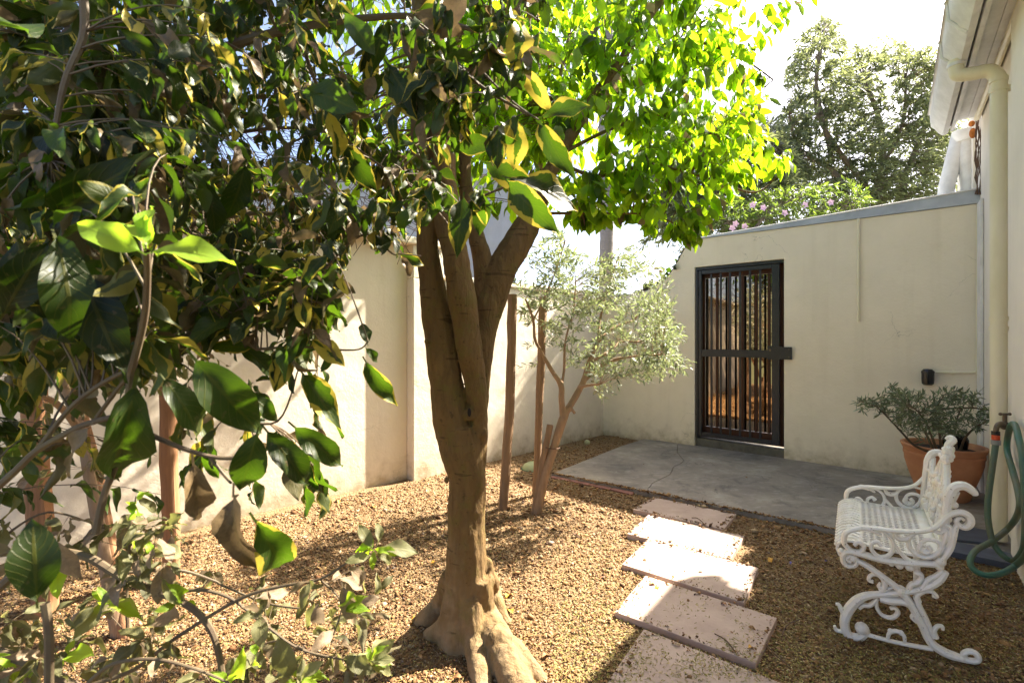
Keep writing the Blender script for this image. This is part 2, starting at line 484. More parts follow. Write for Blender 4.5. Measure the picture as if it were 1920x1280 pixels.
M['bowl'] = m_simple('faded_green_cover', (0.36, 0.40, 0.22), 0.6, 0, 0.2, 20, 0.1)
M['bowl_rim'] = m_simple('dark_green_rim', (0.03, 0.10, 0.055), 0.5, 0, 0.2, 20, 0.1)
M['tape'] = m_simple('turquoise_tie', (0.02, 0.33, 0.42), 0.5, 0, 0.2, 30, 0.05)
M['rust'] = m_simple('rust_orange', (0.50, 0.17, 0.03), 0.9, 0, 0.5, 30, 0.6, 0.006)

M['leaf_var'] = m_leaf('variegated_leaf', (0.023, 0.041, 0.006), (0.42, 0.34, 0.04), (0.085, 0.17, 0.006), dead=(0.17, 0.115, 0.055), gloss=0.44, vein=0.10, trans_w=0.34, under=(0.075, 0.085, 0.03), spots=True)
M['leaf_lime'] = m_leaf('young_lime_leaf', (0.14, 0.23, 0.02), (0.30, 0.36, 0.05), (0.34, 0.50, 0.02), gloss=0.45, vein=0.2, trans_w=0.5)
M['leaf_tree'] = m_leaf('bright_green_leaf', (0.045, 0.12, 0.010), (0.16, 0.26, 0.03), (0.44, 0.70, 0.012), gloss=0.42, vein=0.18, trans_w=0.6)
M['leaf_olive'] = m_leaf('olive_leaf', (0.175, 0.205, 0.135), (0.36, 0.38, 0.28), (0.25, 0.31, 0.11), gloss=0.45, vein=0.0, trans_w=0.3, under=(0.50, 0.52, 0.42))
M['leaf_pot'] = m_leaf('dark_olive_leaf', (0.17, 0.215, 0.125), (0.25, 0.28, 0.14), (0.14, 0.2, 0.05), gloss=0.45, vein=0.0, trans_w=0.25, under=(0.17, 0.19, 0.13))
M['leaf_far'] = m_leaf('feathery_leaf', (0.12, 0.14, 0.085), (0.25, 0.28, 0.14), (0.28, 0.32, 0.12), gloss=0.5, vein=0.0, trans_w=0.4)
M['leaf_shrub'] = m_leaf('flowering_shrub_leaf', (0.06, 0.11, 0.03), (0.2, 0.25, 0.08), (0.25, 0.36, 0.04), gloss=0.45, vein=0.0, trans_w=0.35)
M['leaf_dry'] = m_leaf('dusty_leaf', (0.11, 0.11, 0.05), (0.38, 0.33, 0.12), (0.24, 0.24, 0.06), dead=(0.30, 0.22, 0.14), gloss=0.55, vein=0.2, trans_w=0.35, under=(0.15, 0.15, 0.07), spots=True)

M['leaf_debris'] = m_leaf('dead_leaf', (0.14,0.10,0.03), (0.55,0.38,0.12), (0.2,0.12,0.03), dead=(0.27,0.145,0.06), gloss=0.6, vein=0.1, trans_w=0.15)

def m_gravel():
    m, nt, n, l, b = mat('gravel_bed')
    v = geopos(n, l)
    vo = n.new('ShaderNodeTexVoronoi'); vo.inputs['Scale'].default_value = 75; l.new(v, vo.inputs['Vector'])
    r = ramp(n, [(0.0, (0.09,0.045,0.018)), (0.4, (0.19,0.11,0.045)), (0.75, (0.27,0.17,0.08)), (1.0, (0.36,0.26,0.15))])
    sp = n.new('ShaderNodeSeparateColor'); l.new(vo.outputs['Color'], sp.inputs[0]); l.new(sp.outputs[0], r.inputs[0])
    a = noise_tex(n, l, 2.2, 5, 0.6, v)
    col = mixc(n, l, a, r.outputs[0], (0.20, 0.13, 0.06))
    l.new(col, b.inputs['Base Color']); b.inputs['Roughness'].default_value = 0.95
    inv = n.new('ShaderNodeMath'); inv.operation = 'SUBTRACT'; inv.inputs[0].default_value = 1.0; l.new(vo.outputs['Distance'], inv.inputs[1])
    bump(n, l, inv.outputs[0], 0.8, 0.012, b)
    return m
M['gravel'] = m_gravel()

def m_slab():
    m, nt, n, l, b = mat('weathered_concrete')
    v = geopos(n, l)
    a = noise_tex(n, l, 1.6, 8, 0.68, v, 0.4)
    r = ramp(n, [(0.30, (0.13,0.115,0.10)), (0.45, (0.23,0.20,0.17)), (0.56, (0.29,0.25,0.205)), (0.68, (0.42,0.38,0.33))]); l.new(a, r.inputs[0])
    c = noise_tex(n, l, 7, 6, 0.7, geopos(n, l, (1, 2.2, 1)), 1.2)
    r2 = ramp(n, [(0.52, 0.0), (0.72, 0.6)]); l.new(c, r2.inputs[0])
    col = mixc(n, l, r2.outputs[0], r.outputs[0], (0.48, 0.45, 0.41))
    d = noise_tex(n, l, 3.1, 6, 0.7, geopos(n, l, (1.4, 1, 1)), 0.8)
    r3 = ramp(n, [(0.55, 0.0), (0.74, 0.7)]); l.new(d, r3.inputs[0])
    col = mixc(n, l, r3.outputs[0], col, (0.055, 0.055, 0.06))
    vo = n.new('ShaderNodeTexVoronoi'); vo.feature = 'DISTANCE_TO_EDGE'; vo.inputs['Scale'].default_value = 2.3
    vd = n.new('ShaderNodeMapping'); mixn = n.new('ShaderNodeVectorMath'); mixn.operation = 'ADD'
    nz = n.new('ShaderNodeTexNoise'); nz.inputs['Scale'].default_value = 6; l.new(v, nz.inputs['Vector'])
    sc = n.new('ShaderNodeVectorMath'); sc.operation = 'SCALE'; sc.inputs['Scale'].default_value = 0.35; l.new(nz.outputs['Color'], sc.inputs[0])
    l.new(v, mixn.inputs[0]); l.new(sc.outputs[0], mixn.inputs[1]); l.new(mixn.outputs[0], vo.inputs['Vector'])
    rc = ramp(n, [(0.0, 1.0), (0.006, 0.0)]); l.new(vo.outputs['Distance'], rc.inputs[0])
    pm = ramp(n, [(0.52, 0.0), (0.6, 0.8)]); l.new(noise_tex(n, l, 1.1, 2, 0.5, v), pm.inputs[0])
    cf = n.new('ShaderNodeMath'); cf.operation = 'MULTIPLY'; l.new(rc.outputs[0], cf.inputs[0]); l.new(pm.outputs[0], cf.inputs[1])
    col = mixc(n, l, cf.outputs[0], col, (0.03, 0.03, 0.03))
    l.new(col, b.inputs['Base Color']); b.inputs['Roughness'].default_value = 0.72
    bump(n, l, noise_tex(n, l, 30, 7, 0.7, v), 0.3, 0.006, b)
    return m
M['slab'] = m_slab()

def m_glass():
    m, nt, n, l, b = mat('tinted_reflective_glass')
    b.inputs['Base Color'].default_value = (0.34, 0.27, 0.205, 1)
    b.inputs['Metallic'].default_value = 1.0
    b.inputs['Roughness'].default_value = 0.02
    a = noise_tex(n, l, 2.5, 2, 0.5, geopos(n, l))
    bump(n, l, a, 0.05, 0.01, b)
    return m
M['glass'] = m_glass()

# ------------------------------------------------------------------ leaves
def leaf_template(nu, nv, w, peak=0.5, fold=0.25, curl=0.5, wave=0.03, seed=0, petiole=0.12, tip=1.0, twist=0.0):
    """unit leaf along +Y, across X, normal +Z -> verts (n,3), faces, uv (n,2)"""
    rnd = random.Random(seed)
    vs, uv, fs = [], [], []
    ph = rnd.uniform(0, 6.28); kx = rnd.uniform(7, 12)
    blade = 1 - petiole
    for j in range(nv + 1):
        t = j / nv
        # width profile with its peak at 'peak'
        q = t ** (math.log(0.5) / math.log(peak))
        wd = (math.sin(math.pi * min(1, max(0, q))) ** (0.75 if t < 0.5 else tip)) * w / 2 + 0.004
        ang = -curl * t * t
        yy = petiole + blade * t
        cy = petiole + blade * (t if abs(curl) < 1e-3 else (math.sin(curl * t) / curl if curl else t))
        cz = -blade * (1 - math.cos(curl * t)) / max(abs(curl), 1e-3) * (1 if curl > 0 else -1)
        for i in range(nu + 1):
            s = i / nu * 2 - 1
            x = s * wd
            z = abs(s) * wd * fold * 2 + wave * math.sin(kx * t + ph + (1.6 if s > 0 else 0)) * abs(s)
            tw = twist * (t - 0.3)
            x2 = x * math.cos(tw) - z * math.sin(tw)
            z2 = x * math.sin(tw) + z * math.cos(tw)
            vs.append((x2, cy, cz + z2))
            uv.append((i / nu, t))
    for j in range(nv):
        for i in range(nu):
            a = j * (nu + 1) + i
            fs.append((a, a + 1, a + nu + 2, a + nu + 1))
    if petiole > 0.01:
        n = len(vs)
        pw = 0.011
        vs += [(-pw, 0, 0), (pw, 0, 0), (pw, petiole + 0.02, 0), (-pw, petiole + 0.02, 0)]
        uv += [(0.49, 0), (0.51, 0), (0.51, 0.02), (0.49, 0.02)]
        fs.append((n, n+1, n+2, n+3))
    return np.array(vs, dtype=np.float64), fs, np.array(uv, dtype=np.float32)

def diamond_template(w):
    vs = [(0,0,0), (w/2,0.45,0.02), (0,1,-0.06), (-w/2,0.45,0.02), (0,0.45,-0.03)]
    uv = [(0.5,0),(1,0.5),(0.5,1),(0,0.5),(0.5,0.5)]
    return np.array(vs, dtype=np.float64), [(0,1,4),(1,2,4),(2,3,4),(3,0,4)], np.array(uv, dtype=np.float32)

def make_mesh(name, V, faces, UV, tone, mats):
    """V (n,3); faces as (k, nv) arrays grouped; tone (n,3)"""
    me = bpy.data.meshes.new(name)
    me.vertices.add(len(V))
    me.vertices.foreach_set('co', V.astype(np.float32).ravel())
    loops = np.concatenate([f.ravel() for f in faces])
    cnt = np.concatenate([np.full(len(f), f.shape[1]) for f in faces])
    start = np.concatenate([[0], np.cumsum(cnt)[:-1]])
    me.loops.add(len(loops))
    me.loops.foreach_set('vertex_index', loops.astype(np.int32))
    me.polygons.add(len(cnt))
    me.polygons.foreach_set('loop_start', start.astype(np.int32))
    me.update(calc_edges=True)
    if UV is not None:
        uvl = me.uv_layers.new(name='UVMap')
        uvl.data.foreach_set('uv', UV[loops].ravel().astype(np.float32))
    if tone is not None:
        at = me.attributes.new('tone', 'FLOAT_COLOR', 'POINT')
        c = np.ones((len(V), 4), dtype=np.float32); c[:, :3] = tone
        at.data.foreach_set('color', c.ravel())
    me.materials.append(mats)
    me.validate()
    return me

def group_faces(fs):
    d = {}
    for f in fs: d.setdefault(len(f), []).append(f)
    return [np.array(v, dtype=np.int64) for v in d.values()]

def leaf_matrix(pos, d, up, L, roll=0.0):
    y = Vector(d).normalized()
    z = Vector(up) - y * y.dot(Vector(up))
    if z.length < 1e-4: z = y.orthogonal()
    z.normalize()
    if roll: z = Matrix.Rotation(roll, 3, y) @ z
    x = y.cross(z)
    m = Matrix(((x.x*L, y.x*L, z.x*L, pos[0]), (x.y*L, y.y*L, z.y*L, pos[1]), (x.z*L, y.z*L, z.z*L, pos[2]), (0,0,0,1)))
    return m

class Leaves:
    """collects leaves; the largest in view become objects of their own, the rest one joined mesh"""
    def __init__(s, templates):
        s.t = templates
        s.items = []          # (template, Matrix, tone, size px)
    def add(s, k, Mx, tone, L, hero=False):
        p = Mx @ Vector((0, 0.5, 0))
        sz = 0
        if p.y > 0.1:
            u, v = proj(p)
            if -40 < u < 1960 and -40 < v < 1320: sz = L * F / p.y
        s.items.append((k % len(s.t), Mx, tone, sz + (1e4 if hero else 0)))
    def build(s, parent, mat_, name='leaf', n_single=300, min_px=14, stuff_name='foliage', smooth=True):
        off = world_loc(parent)
        order = sorted(range(len(s.items)), key=lambda i: -s.items[i][3])
        single = [i for i in order[:n_single] if s.items[i][3] > min_px]
        ss = set(single)
        cache = {}
        for i in single:
            k, Mx, tone, sz = s.items[i]
            key = (k, round(tone[0]*3), round(tone[1]*4), round(tone[2]*3))
            if key not in cache:
                V, fs, UV = s.t[k]
                q = np.tile(np.array([key[1]/3 if False else round(tone[0]*3)/3, round(tone[1]*4)/4, round(tone[2]*3)/3], dtype=np.float32), (len(V), 1))
                me = make_mesh(name, V, group_faces(fs), UV, q, mat_)
                if smooth: me.polygons.foreach_set('use_smooth', [True]*len(me.polygons))
                cache[key] = me
            o = bpy.data.objects.new(name, cache[key])
            COL.objects.link(o)
            o.parent = parent
            m2 = Mx.copy(); m2.translation = Mx.translation - off
            o.matrix_local = m2
        rest = [s.items[i] for i in range(len(s.items)) if i not in ss]
        if rest:
            VV, FF, UU, TT = [], {}, [], []
            base = 0
            for k, (V, fs, UV) in enumerate(s.t):
                its = [r for r in rest if r[0] == k]
                if not its: continue
                mats = np.array([[list(row) for row in r[1]] for r in its])      # (m,4,4)
                H = np.concatenate([V, np.ones((len(V), 1))], 1)
                W = np.einsum('mij,nj->mni', mats, H)[:, :, :3] - np.array(off)
                VV.append(W.reshape(-1, 3))
                UU.append(np.tile(UV, (len(its), 1)))
                TT.append(np.repeat(np.array([r[2] for r in its], dtype=np.float32), len(V), axis=0))
                for g in group_faces(fs):
                    o_ = (np.arange(len(its)) * len(V))[:, None, None] + base
                    FF.setdefault(g.shape[1], []).append((g[None] + o_).reshape(-1, g.shape[1]))
                base += len(its) * len(V)
            me = make_mesh(stuff_name, np.concatenate(VV), [np.concatenate(x) for x in FF.values()], np.concatenate(UU), np.concatenate(TT), mat_)
            if smooth: me.polygons.foreach_set('use_smooth', [True]*len(me.polygons))
            o = bpy.data.objects.new(stuff_name, me)
            COL.objects.link(o); o.parent = parent
            o['kind'] = 'stuff'
        return

def bez(a, b, c, n):
    return [a*(1-t)**2 + b*2*t*(1-t) + c*t*t for t in [i/n for i in range(n+1)]]

def rv(r, s=1.0):
    return Vector((r.gauss(0, s), r.gauss(0, s), r.gauss(0, s)))

def sprays(L, mb, skel, targets, r, leafL, nleaf, droop=0.6, up=(0,0,1), rad=0.004, along=0.6, tone=None, sag=0.1,
           spread=0.8, nt=None, upr=0.4, twig_n=4, jitL=0.3, lift=0.0, seg=7, down_base=0.35, cam_guard=0.0, keep=None):
    """a twig from the skeleton to each target, with leaves along its outer part"""
    sk = [Vector(p) for p in skel]
    for tg in targets:
        tg = Vector(tg)
        best = min(sk, key=lambda p: (p - tg).length + max(0, p.z - tg.z + 0.05) * down_base)
        mid = (best + tg) / 2 + Vector((0, 0, (tg - best).length * (0.18 + lift))) + rv(r, 0.05 * (tg - best).length)
        end = tg + Vector((0, 0, -sag * (tg - best).length))
        pts = bez(best, mid, end, seg)
        if cam_guard and min((p - cam_o.location).length for p in pts) < cam_guard: continue
        ln = (end - best).length
        mb.tube(pts, lerp_list([rad * (0.6 + ln * 1.2), rad * 0.35], len(pts)), twig_n, cap=False)
        n = nleaf if not isinstance(nleaf, tuple) else r.randint(*nleaf)
        side = r.uniform(0, 6.28)
        for i in range(n):
            t = 1 - along + along * (i + 0.5) / n + r.uniform(-0.02, 0.02)
            t = min(1, t)
            q = t * seg; k = min(int(q), seg - 1)
            p = pts[k].lerp(pts[k+1], q - k)
            tn = (pts[k+1] - pts[k]).normalized()
            side += 2.4 + r.uniform(-0.5, 0.5)
            a = tn.orthogonal().normalized()
            b = tn.cross(a)
            out = a * math.cos(side) + b * math.sin(side)
            d = tn * (0.45 + 0.5 * t) + out * spread + Vector((0, 0, -droop)) + rv(r, 0.18)
            l = leafL * (1 + r.uniform(-jitL, jitL)) * (1.0 if i < n - 1 else 0.75)
            if keep is not None and not keep(p): continue
            upv = Vector(up) + rv(r, upr)
            tn_ = tone(r, p) if tone else (0, 0.5, 0)
            L.add(r.randrange(len(L.t)), leaf_matrix(p, d, upv, l), tn_, l)

def in_poly(u, v, poly):
    c = False
    n = len(poly)
    for i in range(n):
        x1, y1 = poly[i]; x2, y2 = poly[(i+1) % n]
        if (y1 > v) != (y2 > v) and u < (x2-x1)*(v-y1)/(y2-y1) + x1: c = not c
    return c

# ================================================================== THE SETTING
# back wall with the gate: origin at the left foot of the doorway
W0 = Vector((2.14, 5.71, 0)); tW = Vector((math.cos(R(-41)), math.sin(R(-41)), 0)); nB = Vector((-math.sin(R(41)), -math.cos(R(41)), 0))
def BW(t, z, off=0.0): return W0 + tW*t + Vector((0,0,z)) + nB*off
# garden wall on the left
g_dir = Vector((math.cos(R(45)), math.sin(R(45)), 0)); nG = Vector((0.7071, -0.7071, 0))
C0 = Vector((1.21, 6.50, 0))
def GW(s, z, off=0.0): return C0 - g_dir*s + Vector((0,0,z)) + nG*off
# house wall on the right
H0 = W0 + tW*2.415
hu = Vector((math.sin(R(38)), math.cos(R(38)), 0)); nH = Vector((-math.cos(R(38)), math.sin(R(38)), 0))
def HW(t, z, off=0.0): return H0 - hu*t + Vector((0,0,z)) + nH*off     # t towards the viewer

# ground sheet
rg = random.Random(5)
def ground_z(x, y):
    d = -((Vector((x, y, 0)) - C0).dot(nG))
    z = GZ + 0.010 + 0.008 * noise.noise(Vector((x*1.7, y*1.7, 0))) + 0.005*noise.noise(Vector((x*6, y*6, 3)))
    z += 0.034 * math.exp(-((x-1.86)**2 + (y-1.86)**2) / 0.03)
    return z
gm = MB()
xs = np.linspace(-5, 5, 101); ys = np.linspace(-1.5, 8.5, 101)
idx = {}
vs = [(x, y, ground_z(x, y)) for y in ys for x in xs]
fs = [(j*101+i, j*101+i+1, (j+1)*101+i+1, (j+1)*101+i) for j in range(100) for i in range(100)]
gm.add(vs, fs)
tag(gm.build('ground', M['gravel']), kind='structure')
fm = MB(); fm.add([(-300,-300,-0.3),(300,-300,-0.3),(300,400,-0.3),(-300,400,-0.3)], [(0,1,2,3)])
tag(fm.build('far_ground', m_simple('dry_lawn', (0.12,0.13,0.05), 0.95, scale=1, obj=False)), kind='structure')

# concrete apron, split along the long crack so that the crack is a gap
def gp(u, v, z=0.0): p = G(u, v, z); return Vector((p.x, p.y, 0))
SL = gp(1034, 888); SB = gp(1165, 836); SF = gp(1577, 996)
fdir = (SF - SL).normalized()
SR = SL + fdir * 3.35
back_l = BW(-0.95, 0); back_l.z = 0
crack = [gp(1256, 836), gp(1270, 848), gp(1281, 863), gp(1262, 876), gp(1255, 889), gp(1222, 907), gp(1213, 921), gp(1207, 930)]
fr = [SL + fdir * ((c - SL).dot(fdir)) for c in crack[-1:]]
cr = [BW((crack[0]-W0).dot(tW), 0, -0.02)] + catmull(crack[1:-1], 4) + [fr[0]]
rj = random.Random(3)
cr = [c + Vector((rj.uniform(-.008,.008), rj.uniform(-.008,.008), 0)) for c in cr]
cr[-1] = fr[0]; 
def gapw(i): return 0.0035 * (0.5 + 0.5*abs(math.sin(i*1.3)))
left = [SL, SB, BW(-0.62, 0, 0.05)] + [BW(-0.35, 0, -0.02)] + [c - fdir*gapw(i) for i, c in enumerate(cr)]
right = [c + fdir*gapw(i) for i, c in reversed(list(enumerate(cr)))] + [BW(0.02,0,-0.02), BW(2.60, 0, -0.02), HW(0.9, 0, -0.05), SR]
SLABS = []
for pl in (left, right):
    pm_ = [Vector((p.x, p.y, 0)) for p in pl]
    tag(prism(pm_, (0, 0, -0.16)).build('concrete_apron', M['slab'], smooth=False), kind='structure')
    SLABS.append([(p.x, p.y) for p in pm_])
e = MB()
a0 = SL - Vector((0,0,0.003)); 
nF = Vector((fdir.y, -fdir.x, 0))
for k in range(4):
    s0 = 0.02 + k*0.2; s1 = s0 + 0.19
    p = SL + fdir*s0; q = SL + fdir*s1
    ee = prism([p + nF*0.006 - Vector((0,0,0.012)), q + nF*0.006 - Vector((0,0,0.012)), q + nF*0.045 - Vector((0,0,0.016+0.002*k)), p + nF*0.045 - Vector((0,0,0.016))], (0,0,-0.1))
    o = ee.build('edging_brick', M['brick_red'], smooth=False)
    tag(o, ['red edging brick at the left corner of the concrete apron', 'red edging brick second from the left corner of the concrete apron',
            'red edging brick third from the left corner of the concrete apron', 'red edging brick nearest the pavers along the concrete apron'][k], 'brick', 'red edging bricks along the apron', 'thing')

# ------------------------------------------------------------------ back wall
def wall_piece(pts, fn, thick, name, m, parent, off=0.0):
    return prism([fn(a, z, off) for a, z in pts], None if False else (-nB*thick if fn is BW else -nG*thick if fn is GW else -nH*thick)).build(name, m, parent, smooth=False)
DW, DH = 0.933, 2.085
wall = empty('back_wall', BW(0, 0), 0, 'cream plastered garden wall holding the black gate, sweeping down at its left end', 'wall')
sw = [( -0.02, 2.41), (-0.08, 2.37), (-0.15, 2.27), (-0.22, 2.15), (-0.31, 2.03), (-0.42, 1.93), (-0.58, 1.86), (-0.8, 1.83)]
swc = [(p.x, p.y) for p in catmull([Vector((a, b, 0)) for a, b in sw], 4)]
outline = [(-1.30, -0.15), (0.0, -0.15), (0.0, DH), (DW, DH), (DW, -0.15), (2.42, -0.15), (2.42, 2.395)] + swc + [(-1.30, 1.83)]
# walls get a gently uneven face: the front is a displaced grid over the ngon, so keep the prism and bevel its rims
def wall_mesh(outline, fn, thick, name, m, parent, n_):
    o = prism([fn(a, z) for a, z in outline], -n_*thick).build(name, m, parent, smooth=False, bevel=0.006)
    return o
wall_mesh(outline, BW, 0.20, 'plaster_wall', M['wall'], wall, nB)
cp = MB()
for (a, b), (c, d) in zip(swc[:-1], swc[1:]):
    pass
capts = [BW(a, z + 0.012, -0.10) for a, z in swc[3:]]
cp.tube(capts, 0.105, 4, flat=0.14, flat_axis=(0, 0, 1))
cp.build('dark_strip', M['sill'], wall, smooth=True)  # dark strip following the swept top of the wall

fl = empty('roof_edge_flashing', BW(1.2, 2.42), 0, 'grey metal flashing of a lean-to roof along the top of the gate wall', 'roof edge')
prism([BW(0.0, 2.412, 0.015), BW(2.415, 2.398, 0.015), BW(2.415, 2.52, 0.0), BW(0.0, 2.418, 0.0)], -nB*0.22).build('flashing_sheet', M['flashing'], fl, smooth=False)
l_ = MB(); l_.tube([BW(0.0, 2.420, 0.004), BW(2.41, 2.522, 0.004)], 0.008, 6); l_.build('folded_lip', M['white_paint'], fl)
prism([BW(0.0, 2.40, -0.22), BW(2.6, 2.40, -0.22), BW(2.6, 2.50, -0.22), BW(0.0, 2.412, -0.22)], -nB*1.6).build('roof_sheet', M['flashing'], fl, smooth=False)

# sill / threshold
th = prism([BW(0.004, -0.1, -0.03), BW(DW-0.004, -0.1, -0.03), BW(DW-0.004, 0.075, -0.03), BW(0.004, 0.09, -0.03)], -nB*0.18).build('threshold', M['sill'], None, smooth=False, bevel=0.006)
tag(th, 'dark concrete threshold step beneath the black gate', 'step')

# ------------------------------------------------------------------ door with reflective glass
dr = empty('glazed_door', BW(DW/2, 0.09, -0.14), 0, 'dark timber door with tinted glass behind the black gate bars', 'door')
def bwbox(t0, t1, z0, z1, o0, o1):
    m_ = MB()
    vs = [BW(t, z, o) for z in (z0, z1) for (t, o) in ((t0, o0), (t1, o0), (t1, o1), (t0, o1))]
    m_.add(vs, ((0,3,2,1),(4,5,6,7),(0,1,5,4),(1,2,6,5),(2,3,7,6),(3,0,4,7)))
    return m_
bwbox(0.005, 0.075, 0.095, DH-0.005, -0.17, -0.12).build('door_stile', M['door_wood'], dr, smooth=False, bevel=0.003)
bwbox(DW-0.075, DW-0.005, 0.095, DH-0.005, -0.17, -0.12).build('door_stile', M['door_wood'], dr, smooth=False, bevel=0.003)
bwbox(0.077, DW-0.077, 1.96, DH-0.005, -0.168, -0.122).build('door_rail', M['door_wood'], dr, smooth=False, bevel=0.003)
bwbox(0.077, DW-0.077, 0.095, 0.22, -0.168, -0.122).build('door_rail', M['door_wood'], dr, smooth=False, bevel=0.003)
bwbox(0.077, DW-0.077, 0.222, 1.958, -0.150, -0.144).build('glass_pane', M['glass'], dr, smooth=False)
for t in (0.21, 0.345, 0.49, 0.63, 0.76):
    bwbox(t-0.013, t+0.013, 0.222, 1.958, -0.143, -0.126).build('glazing_bar', M['door_wood'], dr, smooth=False, bevel=0.002)

# ------------------------------------------------------------------ security gate
gt = empty('security_gate', BW(0.45, 0.12, -0.03), 0, 'black iron security gate of vertical bars closed across the doorway', 'gate')
GO0, GO1 = -0.062, -0.022
bwbox(0.008, 0.030, 0.095, DH-0.006, -0.075, -0.012).build('gate_jamb', M['gate'], gt, smooth=False, bevel=0.002)
bwbox(0.034, 0.070, 0.12, 2.045, GO0, GO1).build('gate_stile', M['gate'], gt, smooth=False, bevel=0.003)
bwbox(0.812, 0.885, 0.12, 2.045, GO0, GO1).build('gate_stile', M['gate'], gt, smooth=False, bevel=0.003)
bwbox(0.072, 0.810, 2.000, 2.045, GO0+0.002, GO1-0.002).build('gate_rail', M['gate'], gt, smooth=False, bevel=0.003)
bwbox(0.072, 0.810, 0.12, 0.165, GO0+0.002, GO1-0.002).build('gate_rail', M['gate'], gt, smooth=False, bevel=0.003)
bwbox(0.072, 0.810, 1.045, 1.125, GO0+0.002, GO1-0.002).build('gate_rail', M['gate'], gt, smooth=False, bevel=0.003)
bwbox(0.008, DW-0.008, 2.050, DH-0.006, -0.07, -0.015).build('gate_head', M['gate'], gt, smooth=False, bevel=0.002)
for k in range(6):
    t = 0.178 + k*0.1035
    for z0, z1 in ((0.166, 1.044), (1.126, 1.999)):
        bwbox(t-0.010, t+0.010, z0, z1, -0.052, -0.032).build('gate_bar', M['gate'], gt, smooth=False, bevel=0.002)
lb = bwbox(0.775, 0.905, 1.03, 1.175, -0.021, -0.005).build('lock_plate', M['gate'], gt, smooth=False, bevel=0.002)
kb = MB(); kb.tube([BW(0.80, 1.13, -0.004), BW(0.80, 1.13, 0.004)], 0.012, 10); kb.build('keyhole_ring', M['brass'], lb)
pl_ = bwbox(0.907, 1.01, 1.035, 1.165, 0.002, 0.030).build('strike_plate', M['gate'], gt, smooth=False, bevel=0.003)
for dz in (1.06, 1.14):
    q = MB(); q.ball(BW(0.985, dz, 0.031), 0.006); q.build('bolt', M['brass'], pl_)
for z in (0.45, 1.75):
    q = MB(); q.tube([BW(0.031, z, -0.018), BW(0.031, z+0.1, -0.018)], 0.011, 8); q.build('hinge', M['gate'], gt)

# ------------------------------------------------------------------ garden wall (two spans, the far one thicker and lower)
gw = empty('garden_wall', GW(3.5, 0), 0, 'long cream plastered garden wall with a step in it, striped with branch shadows', 'wall')
ST = 2.97
prism([GW(-0.3, -0.15), GW(ST, -0.15), GW(ST, 1.80), GW(-0.3, 1.80)], -nG*0.30).build('far_wall_span', M['wall_white'], gw, smooth=False, bevel=0.008)
prism([GW(ST+0.001, -0.15, -0.10), GW(8.6, -0.15, -0.10), GW(8.6, 2.10, -0.10), GW(ST+0.001, 2.10, -0.10)], -nG*0.25).build('near_wall_span', M['wall_white'], gw, smooth=False, bevel=0.008)
prism([GW(ST-0.34, 1.801, 0.0), GW(ST, 1.801, 0.0), GW(ST, 2.10, 0.0), GW(ST-0.34, 2.10, 0.0)], -nG*0.30).build('pier_top', M['wall_white'], gw, smooth=False, bevel=0.008)
prism([GW(-0.3, 1.802, 0.025), GW(ST-0.36, 1.802, 0.025), GW(ST-0.36, 1.86, 0.025), GW(-0.3, 1.86, 0.025)], -nG*0.35).build('coping', M['wall_white'], gw, smooth=False, bevel=0.012)
prism([GW(ST-0.36, 2.102, 0.025), GW(8.6, 2.102, 0.025), GW(8.6, 2.165, 0.025), GW(ST-0.36, 2.165, 0.025)], -nG*0.42).build('coping', M['wall_white'], gw, smooth=False, bevel=0.012)

# ------------------------------------------------------------------ house
hs = empty('house', HW(1.0, 0), 0, 'cream rendered house side with white eaves and gutter at the right edge', 'house')
prism([HW(-0.25, -0.15), HW(6.0, -0.15), HW(6.0, 3.22), HW(-0.25, 3.22)], -nH*0.3).build('house_wall', M['house'], hs, smooth=False)
prism([HW(1.70, -0.15, 0.002), HW(6.0, -0.15, 0.002), HW(6.0, 3.10, 0.002), HW(1.70, 3.10, 0.002)], nH*0.045).build('wall_facing', M['house'], hs, smooth=False, bevel=0.012)
prism([HW(0.01, -0.1, 0.002), HW(0.22, -0.1, 0.002), HW(0.22, 2.39, 0.002), HW(0.01, 2.39, 0.002)], nH*0.02).build('corner_strip', M['white_paint'], hs, smooth=False, bevel=0.006)
# eaves: soffit boards, fascia, gutter
for k in range(2):
    o0 = 0.002 + k*0.085
    prism([HW(0.08, 3.105, o0), HW(6, 3.105, o0), HW(6, 3.105, o0+0.083), HW(0.08, 3.105, o0+0.083)], (0,0,0.02)).build('soffit_board', M['white_paint'], hs, smooth=False, bevel=0.003)
prism([HW(0.10, 3.02, 0.17), HW(6, 3.02, 0.17), HW(6, 3.22, 0.17), HW(0.10, 3.22, 0.17)], nH*0.025).build('fascia_board', M['white_paint'], hs, smooth=False, bevel=0.003)
br = MB(); br.tube([HW(0.1, 3.085, 0.03), HW(6, 3.085, 0.03)], 0.02, 8); br.build('cornice_bead', M['pipe'], hs)
rf = prism([HW(0.0, 3.23, -0.3), HW(6, 3.23, -0.3), HW(6, 3.23, 0.24), HW(0.0, 3.23, 0.24)], (0,0,0.05)).build('roof', M['flashing'], hs, smooth=False)
gu = MB()
sec = [(0.197, 3.20), (0.197, 3.06), (0.212, 3.010), (0.245, 3.0), (0.275, 3.03), (0.295, 3.065), (0.322, 3.095), (0.330, 3.195), (0.342, 3.205), (0.345, 3.195)]
